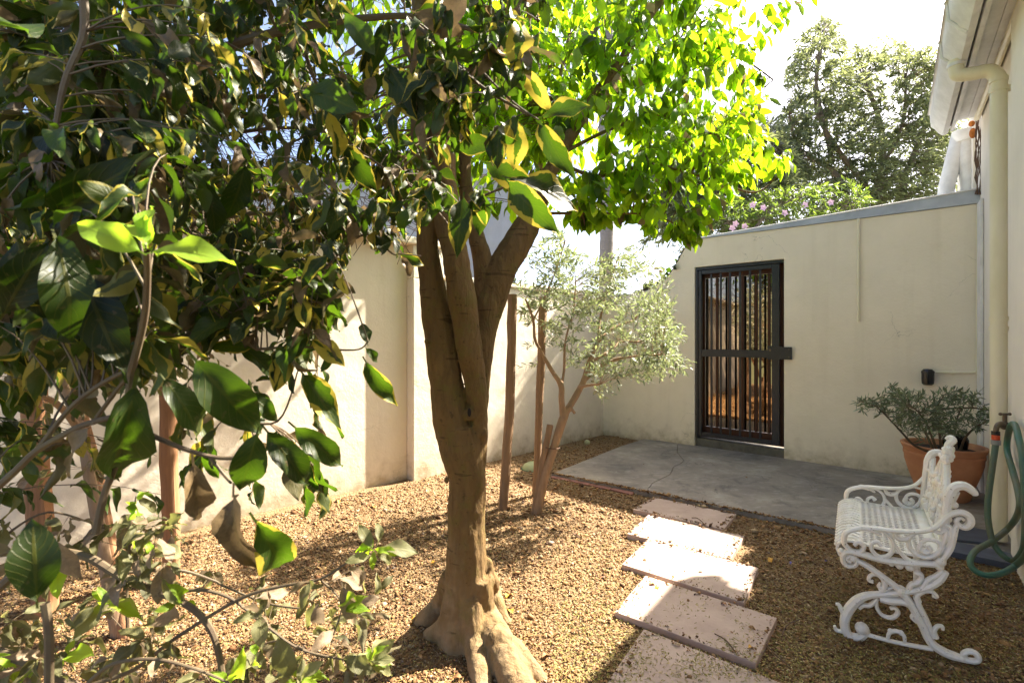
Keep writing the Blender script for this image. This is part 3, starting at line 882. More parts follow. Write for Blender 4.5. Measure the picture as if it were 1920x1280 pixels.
# ogee gutter as a thin shell
ins = [(a - 0.004 if i > 3 else a + 0.004, z + 0.004) for i, (a, z) in enumerate(sec)]
ring = sec + ins[::-1]
nr = len(ring)
stations = [0.10, 0.6, 0.604, 1.3, 2.4, 6.0]
vs = []
for t in stations:
    for a, z in ring: vs.append(HW(t, z, a))
fs = []
for i in range(len(stations)-1):
    for k in range(nr):
        k2 = (k+1) % nr
        fs.append((i*nr+k, i*nr+k2, (i+1)*nr+k2, (i+1)*nr+k))
fs.append(tuple(range(nr))); fs.append(tuple(range((len(stations)-1)*nr, len(stations)*nr))[::-1])
gu.add(vs, fs)
gut = gu.build('gutter', M['white_paint'], hs, smooth=True)
# gutter end cap
prism([HW(0.099, z, a) for a, z in sec[:-2]], hu*0.006).build('gutter_end', M['white_paint'], hs, smooth=False)
for t in (1.42, 1.9):
    q = MB(); q.tube([HW(t, z, a+0.004) for a, z in sec[3:9]], 0.011, 6); q.build('gutter_joint', M['white_paint'], hs)

# downpipe with its swan neck
dp = empty('downpipe', HW(1.50, 0, 0.1), 0, 'thick cream drainpipe running down the house wall from the gutter', 'drainpipe')
PT = 1.50; PO = 0.072
PTX = HW(PT, 0, PO)
pp = MB()
pts = [HW(PT, 0.02, PO), HW(PT, 2.80, PO)]
pp.tube(pts, 0.040, 20, cap=True); pp.build('pipe', M['pipe'], dp)
el = MB()
neck_end = HW(PT+0.02, 3.0, 0.285)
pts = catmull([HW(PT, 2.78, PO), HW(PT, 2.84, PO), HW(PT, 2.895, PO+0.03), HW(PT, 2.91, PO+0.07), HW(PT, 2.91, PO+0.10), HW(PT, 2.925, 0.248), HW(PT, 2.965, 0.265), HW(PT, 3.02, 0.266)], 6)
el.tube(pts, 0.040, 18); el.build('swan_neck', M['pipe'], dp)
for z in (2.76, 2.82, 1.30, 1.36):
    c = MB(); c.tube([HW(PT, z, PO), HW(PT, z+0.025, PO)], 0.0445, 20); c.build('pipe_collar', M['pipe'], dp)
c = MB(); c.tube([HW(PT, 2.77, PO), HW(PT, 2.77, 0.02)], 0.02, 10); c.build('pipe_bracket', M['pipe'], dp)
c = MB(); c.tube([HW(PT, 2.98, 0.265), HW(PT, 3.0, 0.266)], 0.046, 18); c.build('pipe_collar', M['white_paint'], dp)

# thin conduit beside the pipe
cd = MB(); cd.tube([HW(1.665, 0.15, 0.02), HW(1.665, 1.6, 0.018), HW(1.665, 2.95, 0.02)], 0.011, 8)
tag(cd.build('white_conduit', M['white_paint']), 'thin white cable conduit running up the house wall behind the drainpipe', 'conduit')

# second pair of pipes behind the wall corner
dq = empty('rear_downpipe', HW(-0.30, 2.4, 0.1), 0, 'short white rainwater pipes dropping behind the top of the gate wall', 'drainpipe')
q = MB(); q.tube(catmull([P(1812, 246, 4.50), P(1814, 262, 4.50), P(1811, 300, 4.50), P(1816, 350, 4.50), P(1818, 400, 4.50)], 4), 0.058, 16); q.build('pipe', M['white_paint'], dq)
q = MB(); q.tube([P(1800, 250, 4.56), P(1790, 290, 4.56), P(1776, 345, 4.56), P(1770, 390, 4.56)], 0.062, 16); q.build('sloping_pipe', M['white_paint'], dq)
q = MB(); q.lathe(P(1808, 258, 4.49), [(0.0, -0.03), (0.05, -0.03), (0.085, 0.03), (0.09, 0.06), (0.08, 0.06)], 20); q.build('rain_head', M['white_paint'], dq)
bk = tag(prism([HW(-1.6, 2.3, 0.02), HW(-0.26, 2.3, 0.02), HW(-0.26, 3.3, 0.02), HW(-1.6, 3.3, 0.02)], -nH*0.3).build('house_rear_wall', M['house'], hs, smooth=False))
vn = empty('dead_vine', HW(-0.1, 2.4, 0.06), 0, 'bare brown dead vine stems clinging to the house corner under the eaves', 'vine')
rr = random.Random(8)
for k in range(7):
    x = 1830 + k*2.2
    q = MB(); q.tube([P(x + rr.uniform(-3,3), v, 4.14 - 0.01*k) for v in range(365, 205 + k*6, -16)], 0.0045, 5, cap=False); q.build('vine_stem', M['twig_dry'], vn)
q = MB(); q.ball(P(1824, 250, 4.2), 0.03, 0.8, 0.8, 1.5, 10, 8); q.ball(P(1822, 232, 4.2), 0.022, 1, 1, 1.2)
for v_ in q.v[:]: pass
tag(q.build('rusty_bracket', M['rust']), 'rusty orange bracket under the end of the white gutter', 'bracket')

# conduits and black junction box on the back wall
cb = MB(); t1 = (1.0, 1.0)
tc_ = 1.38
cb.tube([BW(1.572, 1.415, 0.012), BW(1.572, 2.40, 0.012)], 0.011, 8)
tag(cb.build('wall_conduit', M['pipe']), 'short cream conduit hanging from the roof edge right of the gate', 'conduit')
lc = MB()
lc.tube(catmull([BW(2.13, 0.955, 0.02), BW(2.30, 0.962, 0.02), BW(2.375, 0.965, 0.02), BW(2.395, 0.99, 0.02), BW(2.397, 1.05, 0.02), BW(2.40, 2.30, 0.02)], 5), 0.0105, 8)
tag(lc.build('cable_pipe', M['pipe']), 'thin cream pipe leading from the black box to the wall corner', 'conduit')
jb = empty('junction_box', BW(2.078, 0.912, 0.05), 0, 'small black rounded box fixed on the cream wall above the potted bush', 'box')
q = MB(); q.lathe(BW(2.078, 0.912, 0.048), [(0.0005, -0.072), (0.03, -0.07), (0.042, -0.058), (0.045, -0.02), (0.045, 0.035), (0.047, 0.037), (0.047, 0.05), (0.03, 0.07), (0.0005, 0.074)], 24); q.build('box_body', M['black'], jb)
q = MB(); q.tube([BW(2.078, 0.93, 0.0), BW(2.078, 0.93, 0.03)], 0.03, 12); q.build('back_mount', M['black'], jb)
for (a, b) in ((2.244, 0.958),):
    q = MB(); q.tube([BW(a-0.008, b, 0.015), BW(a+0.008, b, 0.015)], 0.018, 8); q.build('pipe_clip', M['pipe'], jb)

# ------------------------------------------------------------------ stepping stones
PV = [
 ([(1225,931),(1381,963),(1356,992),(1187,954)], 'small pink sandstone paver nearest the concrete apron, wholly in shade'),
 ([(1216,964),(1396,1004),(1369,1048),(1176,1000)], 'second pink paver from the apron with a shaded far edge'),
 ([(1216,1009),(1422,1064),(1395,1129),(1166,1057)], 'middle pale paver of the path, almost entirely sunlit'),
 ([(1210,1078),(1457,1157),(1417,1242),(1153,1146)], 'fourth paver, half shaded, carrying a yellow flower and dry clippings'),
]
PAVE = []
for px, lab in PV:
    q = [G(u, v, 0.0) for u, v in px]
    PAVE.append(([Vector((p.x, p.y, 0)) for p in q], lab))
a, b, c, d = PAVE[3][0]
s5 = G(1207, 1178, 0.0); s5.z = 0
ea = (b - a).normalized(); eb = (d - a).normalized()
PAVE.append(([s5, s5 + ea*0.66, s5 + ea*0.66 + eb*0.44, s5 + eb*0.44], 'front paver cut by the bottom of the photo, strewn with clippings'))
for k, (q, lab) in enumerate(PAVE):
    o = prism([p + Vector((0,0,0.0)) for p in q], (0,0,-0.055)).build('stepping_stone', M['paver'], None, smooth=False, bevel=0.004)
    tag(o, lab, 'paver', 'stepping stones of the garden path')

# slates at the house wall
for px, lab in (([(1792,982),(1856,994),(1858,1018),(1787,1010)], 'upper blue grey slate slab lying against the drainpipe'),
                ([(1786,1013),(1896,1036),(1908,1058),(1783,1033)], 'lower blue grey slate slab beside the hose loops')):
    q = [G(u, v, 0.015) for u, v in px]
    o = prism([Vector((p.x,p.y,0.015)) for p in q], (0,0,-0.035)).build('slate_slab', M['slate'], None, smooth=False, bevel=0.003)
    tag(o, lab, 'slate slab', 'slate slabs by the house wall')

# ------------------------------------------------------------------ bench
TH = R(-35)
BF = Vector((1.445, 2.10, GZ))
bench = empty('garden_bench', BF, TH, 'ornate white cast iron bench with scrolled arms and lattice seat', 'bench')
ba = Vector((math.cos(TH), math.sin(TH), 0)); bb = Vector((-math.sin(TH), math.cos(TH), 0))
BW_ = 0.70                                       # width between the two cast sides
def bpx(u, v, d=0.0):
    """pixel of the near side casting -> local (along depth, width, height)"""
    n = bb
    ray = Vector(((u-960)/F, 1, -(v-YH)/F))
    o = Vector((0,0,CH))
    t = ((BF + bb*d) - o).dot(n) / ray.dot(n)
    p = o + ray*t - BF
    return Vector((p.dot(ba), d, p.z))
Z1 = lambda x, y: (1540+.1875*x, 820+.1875*y)
Z3 = lambda x, y: (1540+.2032*x, 1020+.2032*y)
def trace(mb, pts, rad, conv, per=5, n=8, fl=1.5, dy=0.0):
    p = catmull([bpx(*conv(x, y)) for x, y in pts], per)
    p = [q + Vector((0, dy, 0)) for q in p]
    mb.tube(p, lerp_list(rad, len(p)), n, flat=fl, flat_axis=(0, 1, 0))
def side_casting():
    arm, leg = MB(), MB()
    r = 0.0093
    trace(arm, [(330,1075),(375,1045),(425,1085),(390,1135),(300,1125),(235,1065),(230,1000),(255,945),(350,912),(500,905),(700,928),(950,940),(1100,915),(1200,850),(1290,768),(1400,748),(1478,790),(1488,855),(1440,895),(1380,878),(1350,830),(1390,800),(1430,825)],
          [r*.8, r, r, r, r*1.1, r*1.2, r*1.2, r*1.1, r, r, r, r*1.1, r*1.3, r*1.4, r*1.5, r*1.2, r, r*.8, r*.6], Z1, fl=1.7)
    trace(arm, [(600,1080),(560,1042),(505,1062),(510,1130),(580,1188),(670,1178),(722,1100),(700,1010),(620,945),(520,925)], [r*1.1,r*.8,r*.8,r*.9,r,r*.9,r*.8,r*.7,r*.5], Z1)
    trace(arm, [(350,915),(420,900),(520,930),(600,980)], [r*.5, r*1.3, r*1.2, r*.4], Z1)
    trace(arm, [(720,935),(760,1000),(850,1012),(920,960)], [r*.5,r*1.2,r*1.2,r*.4], Z1)
    trace(arm, [(700,1030),(760,1110),(850,1205),(1000,1265),(1180,1235),(1280,1120),(1320,1000),(1345,900),(1370,860)], [r*.5,r*.8,r*.9,r,r*1.1,r*1.3,r*1.2,r*1.1,r], Z1)
    trace(arm, [(1200,960),(1080,925),(960,945),(880,1000),(880,1090),(950,1165),(1060,1195),(1165,1155),(1195,1085),(1150,1035),(1060,1020),(1000,1055),(1010,1120),(1070,1135)], [r*.6,r*.8,r*.8,r*.9,r,r,r,r*.9,r*.9,r*.8,r*.8,r], Z1)
    trace(arm, [(1010,1060),(980,1110),(1040,1150),(1090,1120),(1060,1080)], [r*1.0]*2, Z1)
    trace(arm, [(1200,950),(1250,930),(1240,1010),(1195,1090)], [r*.7, r, r*1.1, r*.6], Z1)
    trace(arm, [(1240,870),(1290,900),(1290,1000),(1260,1090)], [r*.6, r, r*1.1, r*.6], Z1)
    # seat rail with front scroll
    trace(leg, [(300,1240),(260,1215),(290,1180),(350,1210),(340,1270),(270,1280),(222,1240),(220,1170),(270,1135),(400,1160),(600,1215),(850,1245),(1050,1255),(1150,1270),(1165,1300)],
          [r*1.0,r,r,r,r*1.1,r*1.2,r*1.2,r*1.3,r*1.4,r*1.5,r*1.4,r*1.3,r*1.1], Z1, fl=1.8)
    for x, y, rr_ in ((200,1130,.9),(1190,1240,1.3),(1180,1290,1.1),(780,1275,1.1),(880,1290,1.2),(700,1255,.9)):
        q = bpx(*Z1(x, y)); leg.ball(q, 0.014*rr_, 1, 1.2, 1.0)
    rail, leg = leg, MB()
    r = 0.0084
    # crossing legs
    trace(leg, [(290,130),(420,195),(560,295),(740,435),(830,560),(930,740),(1010,900),(1130,990),(1280,1045),(1400,1075),(1450,1060),(1430,1010),(1370,985),(1310,1010),(1340,1045)],
          [r*1.1,r*1.6,r*1.6,r*1.7,r*1.9,r*1.9,r*2.0,r*1.9,r*1.3,r*1.2,r*1.3,r*1.2,r*1.2,r*.9], Z3, fl=1.3)
    trace(leg, [(1150,250),(1090,330),(980,395),(800,435),(600,455),(430,470),(330,515),(255,600),(215,700),(225,790),(270,850),(360,855),(415,800),(385,745),(345,765)],
          [r*1.3,r*1.7,r*1.6,r*1.5,r*1.4,r*1.8,r*2.3,r*2.4,r*2.2,r*2.2,r*2.2,r*1.9,r*1.5,r*1.2,r*1.0], Z3, fl=1.3)
    trace(leg, [(870,480),(900,560),(960,680),(1010,790),(1035,860)], [r*1.2,r*1.3,r*1.3,r*1.1,r*.8], Z3)
    trace(leg, [(740,395),(735,430),(760,470)], [r*1.8,r*2.1,r*1.6], Z3, fl=1.4)
    trace(leg, [(215,660),(180,590),(160,555),(132,548)], [r*1.3,r*1.2,r*.9,r*.6], Z3)
    trace(leg, [(220,790),(175,800),(135,785),(122,750)], [r*1.3,r*.9,r*.9,r*.7], Z3)
    q = bpx(*Z3(375, 775)); leg.ball(q, 0.026, 1, 1.0, 1.0, 12, 8)
    trace(leg, [(400,825),(600,880),(800,925),(1030,965)], [r*.95,r*.9,r*.9,r*1.0], Z3)
    trace(leg, [(612,870),(632,812),(700,800),(760,840),(770,895)], [r*.8,r*.9,r*.9,r*.9,r*.7], Z3)
    for x, y in ((640,800),(735,815)): leg.ball(bpx(*Z3(x, y)), 0.011)
    trace(leg, [(560,430),(585,370),(560,310),(500,275),(450,290),(438,330),(480,345)], [r*1.2,r*1.3,r*1.1,r*.9,r*.9,r*.8,r*.9], Z3)
    trace(leg, [(570,400),(530,390),(545,355)], [r*1.2,r*.9,r*.7], Z3)
    trace(leg, [(540,430),(640,400),(700,400)], [r*1.2,r*.7,r*.4], Z3)
    trace(leg, [(510,500),(512,580),(560,650),(650,675),(705,630),(680,585),(635,590)], [r*.8,r*.9,r*.9,r,r*1.1,r*.9,r*.8], Z3)
    trace(leg, [(540,500),(640,515),(760,530),(850,600)], [r*1.4,r*2.0,r*1.7,r*.6], Z3)
    trace(leg, [(350,590),(390,560),(450,560),(520,500)], [r*.8,r*1.1,r*1.1,r*.9], Z3)
    trace(leg, [(800,430),(830,370),(890,350),(925,300),(900,265),(860,262)], [r*1.3,r*1.2,r*1.2,r*1.0,r*1.3,r*.9], Z3)
    trace(leg, [(930,400),(980,330),(1060,290),(1120,240)], [r*1.3,r*1.1,r*1.2,r*1.0], Z3)
    trace(leg, [(900,530),(885,470),(950,430),(1020,435),(1062,480),(1020,475)], [r*1.2,r*1.2,r*1.1,r*1.0,r*1.0,r*.6], Z3)
    trace(leg, [(1060,860),(1040,800),(1070,755),(1115,755),(1120,785)], [r*1.2,r*1.1,r*.9,r*.8,r*.7], Z3)
    trace(leg, [(870,620),(835,670),(880,720)], [r*.8,r*.9,r*.6], Z3)
    return arm, rail, leg
def side_parts(dy):
    arm, rail, leg = side_casting()
    if dy > 0:
        leg = MB()
        leg.tube([(0.29, 0, 0.41), (0.285, 0, 0.2), (0.292, 0, 0.0)], [.014, .012, .018], 8)
    for m_, nm in ((arm, 'armrest'), (rail, 'side_rail'), (leg, 'leg')):
        m_.v = [(x, y + dy, z) for x, y, z in m_.v]
        m_.build(nm, M['bench'], bench, local=True)
side_parts(0); side_parts(BW_)
# seat: a sheet of ring lattice between solid margins, rolled over at the front
s0 = bpx(*Z1(215,1010)).x; 
SX0, SX1, SZ = 0.0, 0.40, 0.405 - GZ*0
SZ = 0.425
seat = MB()
def seat_z(x): return SZ - 0.012*math.sin(math.pi*min(1, max(0, (x)/0.33))) + (-(0.02 - x)**2*14 if x < 0.02 else 0)
def strip(x0, x1, y0, y1, nx, th=0.009):
    vs, fs = [], []
    for i in range(nx+1):
        x = x0 + (x1-x0)*i/nx
        z = seat_z(x)
        for y in (y0, y1):
            vs.append((x, y, z)); vs.append((x, y, z-th))
    for i in range(nx):
        a = i*4; b = a+4
        fs += [(a, b, b+2, a+2), (a+1, a+3, b+3, b+1), (a, a+1, b+1, b), (a+2, b+2, b+3, a+3)]
    fs += [(0, 2, 3, 1), (nx*4, nx*4+1, nx*4+3, nx*4+2)]
    seat.add(vs, fs)
strip(-0.01, 0.05, 0.01, BW_-0.01, 5)
strip(0.275, 0.315, 0.01, BW_-0.01, 3)
strip(0.05, 0.275, 0.012, 0.03, 6); strip(0.05, 0.275, BW_-0.03, BW_-0.012, 6)
# rounded nose in front
nose = [(-0.01, 0.0), (-0.028, -0.010), (-0.034, -0.032), (-0.026, -0.055), (-0.012, -0.07), (-0.018, -0.072), (-0.034, -0.056), (-0.043, -0.032), (-0.035, -0.004), (-0.012, 0.007)]
vs = []; zz = seat_z(-0.01)
for y in (0.01, BW_-0.01):
    for x, z in nose: vs.append((x, y, zz - 0.007 + z))
n_ = len(nose)
seat.add(vs, [tuple(range(n_))[::-1], tuple(range(n_, 2*n_))] + [(k, (k+1) % n_, (k+1) % n_ + n_, k + n_) for k in range(n_)])
st_o = seat.build('seat', M['bench'], bench, local=True)
lat = MB()
NX, NY = 9, 26
dx = (0.275-0.05)/NX; dyy = (BW_-0.06)/NY
for i in range(NX):
    for j in range(NY):
        cx_ = 0.05 + dx*(i+0.5); cy_ = 0.03 + dyy*(j+0.5) 
        z = seat_z(cx_)
        k = 10
        vs, fs = [], []
        for a in range(k):
            an = 2*math.pi*a/k
            for rr_, zz_ in ((0.62, -0.001), (0.40, 0.001), (0.42, -0.007)):
                vs.append((cx_ + math.cos(an)*dx*rr_*1.0, cy_ + math.sin(an)*dyy*rr_, z + zz_))
        for a in range(k):
            b_ = (a+1) % k
            fs += [(a*3, b_*3, b_*3+1, a*3+1), (a*3+1, b_*3+1, b_*3+2, a*3+2)]
        lat.add(vs, fs)
lt = lat.build('seat_lattice', M['bench'], bench, local=True)
orn = MB()
for j in range(16):
    y = 0.04 + (BW_-0.08)*j/15
    orn.tube([(0.045, y-0.012, seat_z(0.045)+0.001), (0.02, y, seat_z(0.02)+0.003), (-0.02, y+0.005, SZ-0.012), (-0.040, y-0.004, SZ-0.03), (-0.036, y+0.008, SZ-0.055)], [0.004, 0.006, 0.006, 0.008, 0.004], 5)
    orn.ball((-0.041, y+0.012, SZ-0.045), 0.009)
orn.build('front_ornament', M['bench'], bench, local=True)
# backrest
bk_ = MB()
def BK(y, z): return (0.312 + 0.14*max(0, z-0.42) , y, z)
for s_, y0 in ((1, 0.012), (-1, BW_-0.012)):
    bk_.tube(catmull([(0.310, y0, 0.40), (0.315, y0, 0.52), (0.325, y0, 0.63), (0.332, y0, 0.675), (0.348, y0, 0.71), (0.375, y0, 0.718), (0.400, y0, 0.700), (0.406, y0, 0.688)], 4), lerp_list([0.012,0.013,0.014,0.017,0.018,0.017,0.013,0.009], 29), 8, flat=1.2, flat_axis=(0,1,0))
crest = [(0.012, 0.69), (0.06, 0.645), (0.13, 0.62), (0.20, 0.65), (0.27, 0.715), (0.33, 0.755), (0.35, 0.77), (0.37, 0.755), (0.43, 0.715), (0.50, 0.65), (0.57, 0.62), (0.64, 0.645), (0.688, 0.69)]
bk_.tube(catmull([BK(y, z) for y, z in crest], 4), 0.013, 8)
bk_.tube([BK(0.01, 0.455), BK(0.35, 0.45), BK(0.69, 0.455)], 0.012, 8)
rb = random.Random(11)
for k in range(12):
    y = 0.06 + k*0.053
    zt = float(np.interp(y, [c[0] for c in crest], [c[1] for c in crest]))
    pts = [BK(y + 0.018*math.sin(k*1.7 + z*22) + rb.uniform(-.006,.006), z) for z in np.linspace(0.45, zt, 7)]
    bk_.tube(catmull(pts, 3), lerp_list([0.009, 0.011, 0.007, 0.010, 0.008], 19), 6)
bk_.build('backrest', M['bench'], bench, local=True)
lf = MB()
for k in range(95):
    y = rb.uniform(0.05, BW_-0.05)
    zt = float(np.interp(y, [c[0] for c in crest], [c[1] for c in crest]))
    z = rb.uniform(0.47, zt)
    p = BK(y, z)
    lf.ball((p[0] + rb.uniform(-.012,.012), p[1], p[2]), rb.uniform(0.010, 0.020), rb.uniform(.6,1.1), rb.uniform(.7,1.4), rb.uniform(.6,1.3), 7, 5)
# top plume
lf.tube(catmull([BK(0.35,0.78), (0.37,0.35,0.82), (0.385,0.35,0.84), (0.375,0.36,0.85), (0.36,0.36,0.84)], 4), lerp_list([0.016,0.016,0.012,0.006], 17), 7)
lf.tube(catmull([BK(0.31,0.75), (0.36,0.31,0.79), (0.345,0.30,0.81)], 4), lerp_list([0.016,0.016,0.008], 9), 7)
lf.tube(catmull([BK(0.40,0.75), (0.38,0.40,0.78), (0.39,0.41,0.80)], 4), lerp_list([0.016,0.016,0.008], 9), 7)
for k in range(9):
    y = 0.33 + rb.uniform(-.06,.06)
    lf.ball((0.362 + rb.uniform(-.015,.02), y, 0.74 + rb.uniform(0,.07)), rb.uniform(0.012,0.02), 1, 1.2, 1, 7, 5)
lf.build('cast_foliage', M['bench'], bench, local=True)
ut = MB(); ut.tube([(0.2, 0.01, 0.36), (0.2, BW_-0.01, 0.36)], 0.009, 8); ut.tube([(0.05, 0.01, 0.39), (0.05, BW_-0.01, 0.39)], 0.008, 8)
ut.build('cross_bar', M['bench'], bench, local=True)

# raised rivets and acanthus ribs keep the castings from reading as plain tube
rv_ = MB()
for x, y in ((740,430),(290,130),(1130,990),(1290,1040)):
    q = bpx(*Z3(x, y)); rv_.ball((q.x, -0.016, q.z), 0.010, 1, .6, 1, 8, 6)
rv_.build('rivets', M['bench'], bench, local=True)
for o_ in list(bench.children):
    if o_.name.startswith('rivets'): o_['kind'] = 'stuff'
# ------------------------------------------------------------------ terracotta pot and its bush
pc = P(1768, 900, 3.86); pc.z = 0.0
pot = empty('terracotta_pot', pc, 0, 'large round terracotta pot standing on the concrete beside the house', 'flower pot')
prof = [(0.0, 0.0), (0.165, 0.0), (0.175, 0.012), (0.20, 0.10), (0.235, 0.20), (0.258, 0.28), (0.262, 0.325), (0.268, 0.333), (0.268, 0.352), (0.262, 0.358), (0.268, 0.366), (0.283, 0.398), (0.288, 0.408), (0.284, 0.415), (0.262, 0.415), (0.255, 0.40), (0.25, 0.37), (0.24, 0.33)]
prof = [(a_*0.93, b_z) for a_, b_z in prof]
q = MB(); q.lathe(pc, prof, 48); q.build('pot_body', M['terracotta'], pot)
q = MB(); q.lathe(pc, [(0.0, 0.385), (0.1, 0.39), (0.18, 0.38), (0.232, 0.37)], 24)
q.build('soil', M['soil'], pot)
q = MB()
q.tube(catmull([pc + Vector((0.03, -0.02, 0.40)), pc + Vector((0.0, -0.05, 0.47)), pc + Vector((0.10, -0.06, 0.47)), pc + Vector((0.12, -0.03, 0.39))], 5), 0.035, 10)
tag(q.build('black_plastic_tub', M['black']), 'black plastic tub sunk in the terracotta pot', 'tub')

# ------------------------------------------------------------------ tap and hose
tp = empty('garden_tap', HW(1.62, 0.66, 0.1), 0, 'old brass garden tap with a red orange hose connector', 'tap')
HY = 2.72
def HP(u, v, y=HY): return P(u, v, y)
q = MB(); q.tube([HW(1.55, CH-(800-YH)/F*2.8, 0.02), HP(1893, 800, 2.76)], 0.011, 10)
q.tube(catmull([HP(1893, 800, 2.76), HP(1884, 798, 2.74), HP(1875, 795, 2.72), HP(1869, 800, 2.71), HP(1867, 812, 2.71)], 4), lerp_list([0.014, 0.018, 0.013, 0.012], 17), 10)
q.ball(HP(1883, 797, 2.74), 0.022, 1, 1, 1.1, 10, 8); q.build('tap_body', M['brass'], tp)
q = MB(); q.tube([HP(1884, 790, 2.74), HP(1884, 776, 2.74)], 0.010, 10); q.tube([HP(1876, 776, 2.73), HP(1893, 776, 2.75)], 0.006, 8)
q.ball(HP(1876, 776, 2.73), 0.009); q.ball(HP(1893, 776, 2.75), 0.009); q.build('tap_handle', M['brass'], tp)
q = MB(); q.tube([HP(1867, 808, 2.71), HP(1867, 815, 2.71)], 0.019, 14); q.build('connector_collar', M['black'], tp)
q = MB(); q.tube([HP(1867, 813, 2.71), HP(1867, 824, 2.71)], 0.0185, 14); q.build('connector_sleeve', M['orange'], tp)
q = MB(); q.tube([HP(1867, 825, 2.71), HP(1867, 833, 2.71)], 0.022, 14); q.build('connector_nut', M['grey_plastic'], tp)
hm = MB()
A = [(1867,832,2.71),(1861,873,2.70),(1853,935,2.70),(1853,976,2.69),(1863,1018,2.66),(1883,1043,2.62),(1901,1050,2.60),(1915,1037,2.62),(1922,1010,2.64),(1922,940,2.70),(1918,866,2.72),(1911,825,2.75),(1902,795,2.78),(1893,803,2.80),(1888,840,2.80),(1898,880,2.80),(1909,921,2.78),(1911,956,2.76),(1893,987,2.72),(1860,1014,2.66),(1830,1031,2.60),(1819,1052,2.56),(1828,1069,2.53),(1852,1078,2.50),(1883,1072,2.50),(1908,1056,2.52),(1926,1035,2.56),(1940,990,2.6)]
def wall_Y(u):                        # distance of the house facing along this line of sight
    q_ = (u - 960) / F; o_ = HW(0, 0, 0.07)
    t_ = (q_*o_.y - o_.x) / (q_*hu.y - hu.x)
    return o_.y - hu.y*t_
A = [(u, v, min(y, wall_Y(u) - 0.035) if u > 1880 else y) for u, v, y in A]
hm.tube(catmull([P(u, v, y) for u, v, y in A], 9), 0.0145, 12)
tag(hm.build('garden_hose', M['hose']), 'faded green hose hanging in loops from the tap', 'hose')
q = MB(); q.tube([HP(1921, 770, 2.70), HP(1920, 850, 2.70)], 0.03, 10)
q.build('post_hook', M['white_paint'], tp)

# ------------------------------------------------------------------ odd things on the ground
bc = G(1001, 872, 0.0)
bw = empty('garden_light_cover', (bc.x, bc.y, GZ), 0, 'pale green domed cover on the gravel behind the olive stakes', 'cover')
q = MB(); q.lathe((bc.x, bc.y, GZ), [(0.001, 0.075), (0.06, 0.068), (0.10, 0.045), (0.115, 0.02), (0.118, 0.01)], 24); q.build('dome', M['bowl'], bw)
q = MB(); q.lathe((bc.x, bc.y, GZ), [(0.118, 0.012), (0.128, 0.012), (0.13, 0.0), (0.13, -0.01)], 24); q.build('rim', M['bowl_rim'], bw)
q = MB(); b_ = G(1101, 834); q.ball((b_.x, b_.y, GZ + 0.03), 0.036, 1, 1, 0.95, 14, 10)
tag(q.build('pale_ball', M['lime_ball']), 'small pale yellow ball on the gravel in the far corner', 'ball')

# stakes
def stake(name, pts, r0, m, label, cat='stake', group=None, seed=0, n=10):
    rs = random.Random(seed)
    p = []
    a, b = Vector(pts[0]), Vector(pts[-1])
    K = 14
    mb = MB()
    full = catmull(pts, 6)
    full = [q_ + Vector((rs.uniform(-.003,.003), rs.uniform(-.003,.003), 0)) for q_ in full]
    mb.tube(full, [r0*(1+rs.uniform(-.05,.05)) for _ in full], n)
    # roughen: facets and long splits
    for i, v in enumerate(mb.v):
        k = i % n
        f = 1 + 0.13*noise.noise(Vector((k*1.7+seed*3, v[2]*1.2, seed)))
        c_ = full[min(i//n, len(full)-1)]
        mb.v[i] = (c_.x + (v[0]-c_.x)*f, c_.y + (v[1]-c_.y)*f, v[2])
    o = mb.build(name, m)
    return tag(o, label, cat, group)
def gz(u, v): p = G(u, v); p.z = GZ - 0.03; return p
sC = gz(942, 957); tC = P(961, 552, sC.y)
stake('wooden_stake', [sC, (sC+tC)/2 + Vector((0.015,0,0)), tC], 0.037, M['stake'], 'tall weathered wooden stake between the big trunk and the olive tree', seed=1)
sD = P(1005, 900, 3.98); sD.z = GZ; tD = P(1019, 557, 3.98)
stake('wooden_stake', [sD, (sD+tD)/2 + Vector((0.0,0,0)), tD], 0.033, M['stake'], 'tall weathered stake standing inside the olive tree crown', seed=2)
sE = gz(999, 963); tE = P(1031, 796, sE.y + 0.02)
stake('wooden_stake', [sE, tE], 0.024, M['stake'], 'short dark stake leaning against the olive trunk', seed=3)
sB = gz(323, 1092); tB = P(312, 630, sB.y)
stake('wooden_stake', [sB, (sB+tB)/2, tB], 0.040, M['stake_red'], 'straight reddish brown stake by the sunlit garden wall', seed=4)
sA = P(85, 1145, 2.28); sA.z = GZ - 0.03; tA = P(62, 585, 2.28)
stake('wooden_post', [sA, (sA+tA)/2 + Vector((-0.01,0,0)), tA], 0.047, M['stake_red'], 'thick reddish wooden post behind the variegated leaves at far left', 'post', seed=5)
sG = gz(240, 1200); tG = P(118, 640, sG.y + 0.25)
stake('wooden_stake', [sG, (sG+tG)/2 + Vector((0.02,0,0)), tG], 0.026, M['stake_red'], 'leaning dark stake tied to the thin young trunk at far left', seed=6)

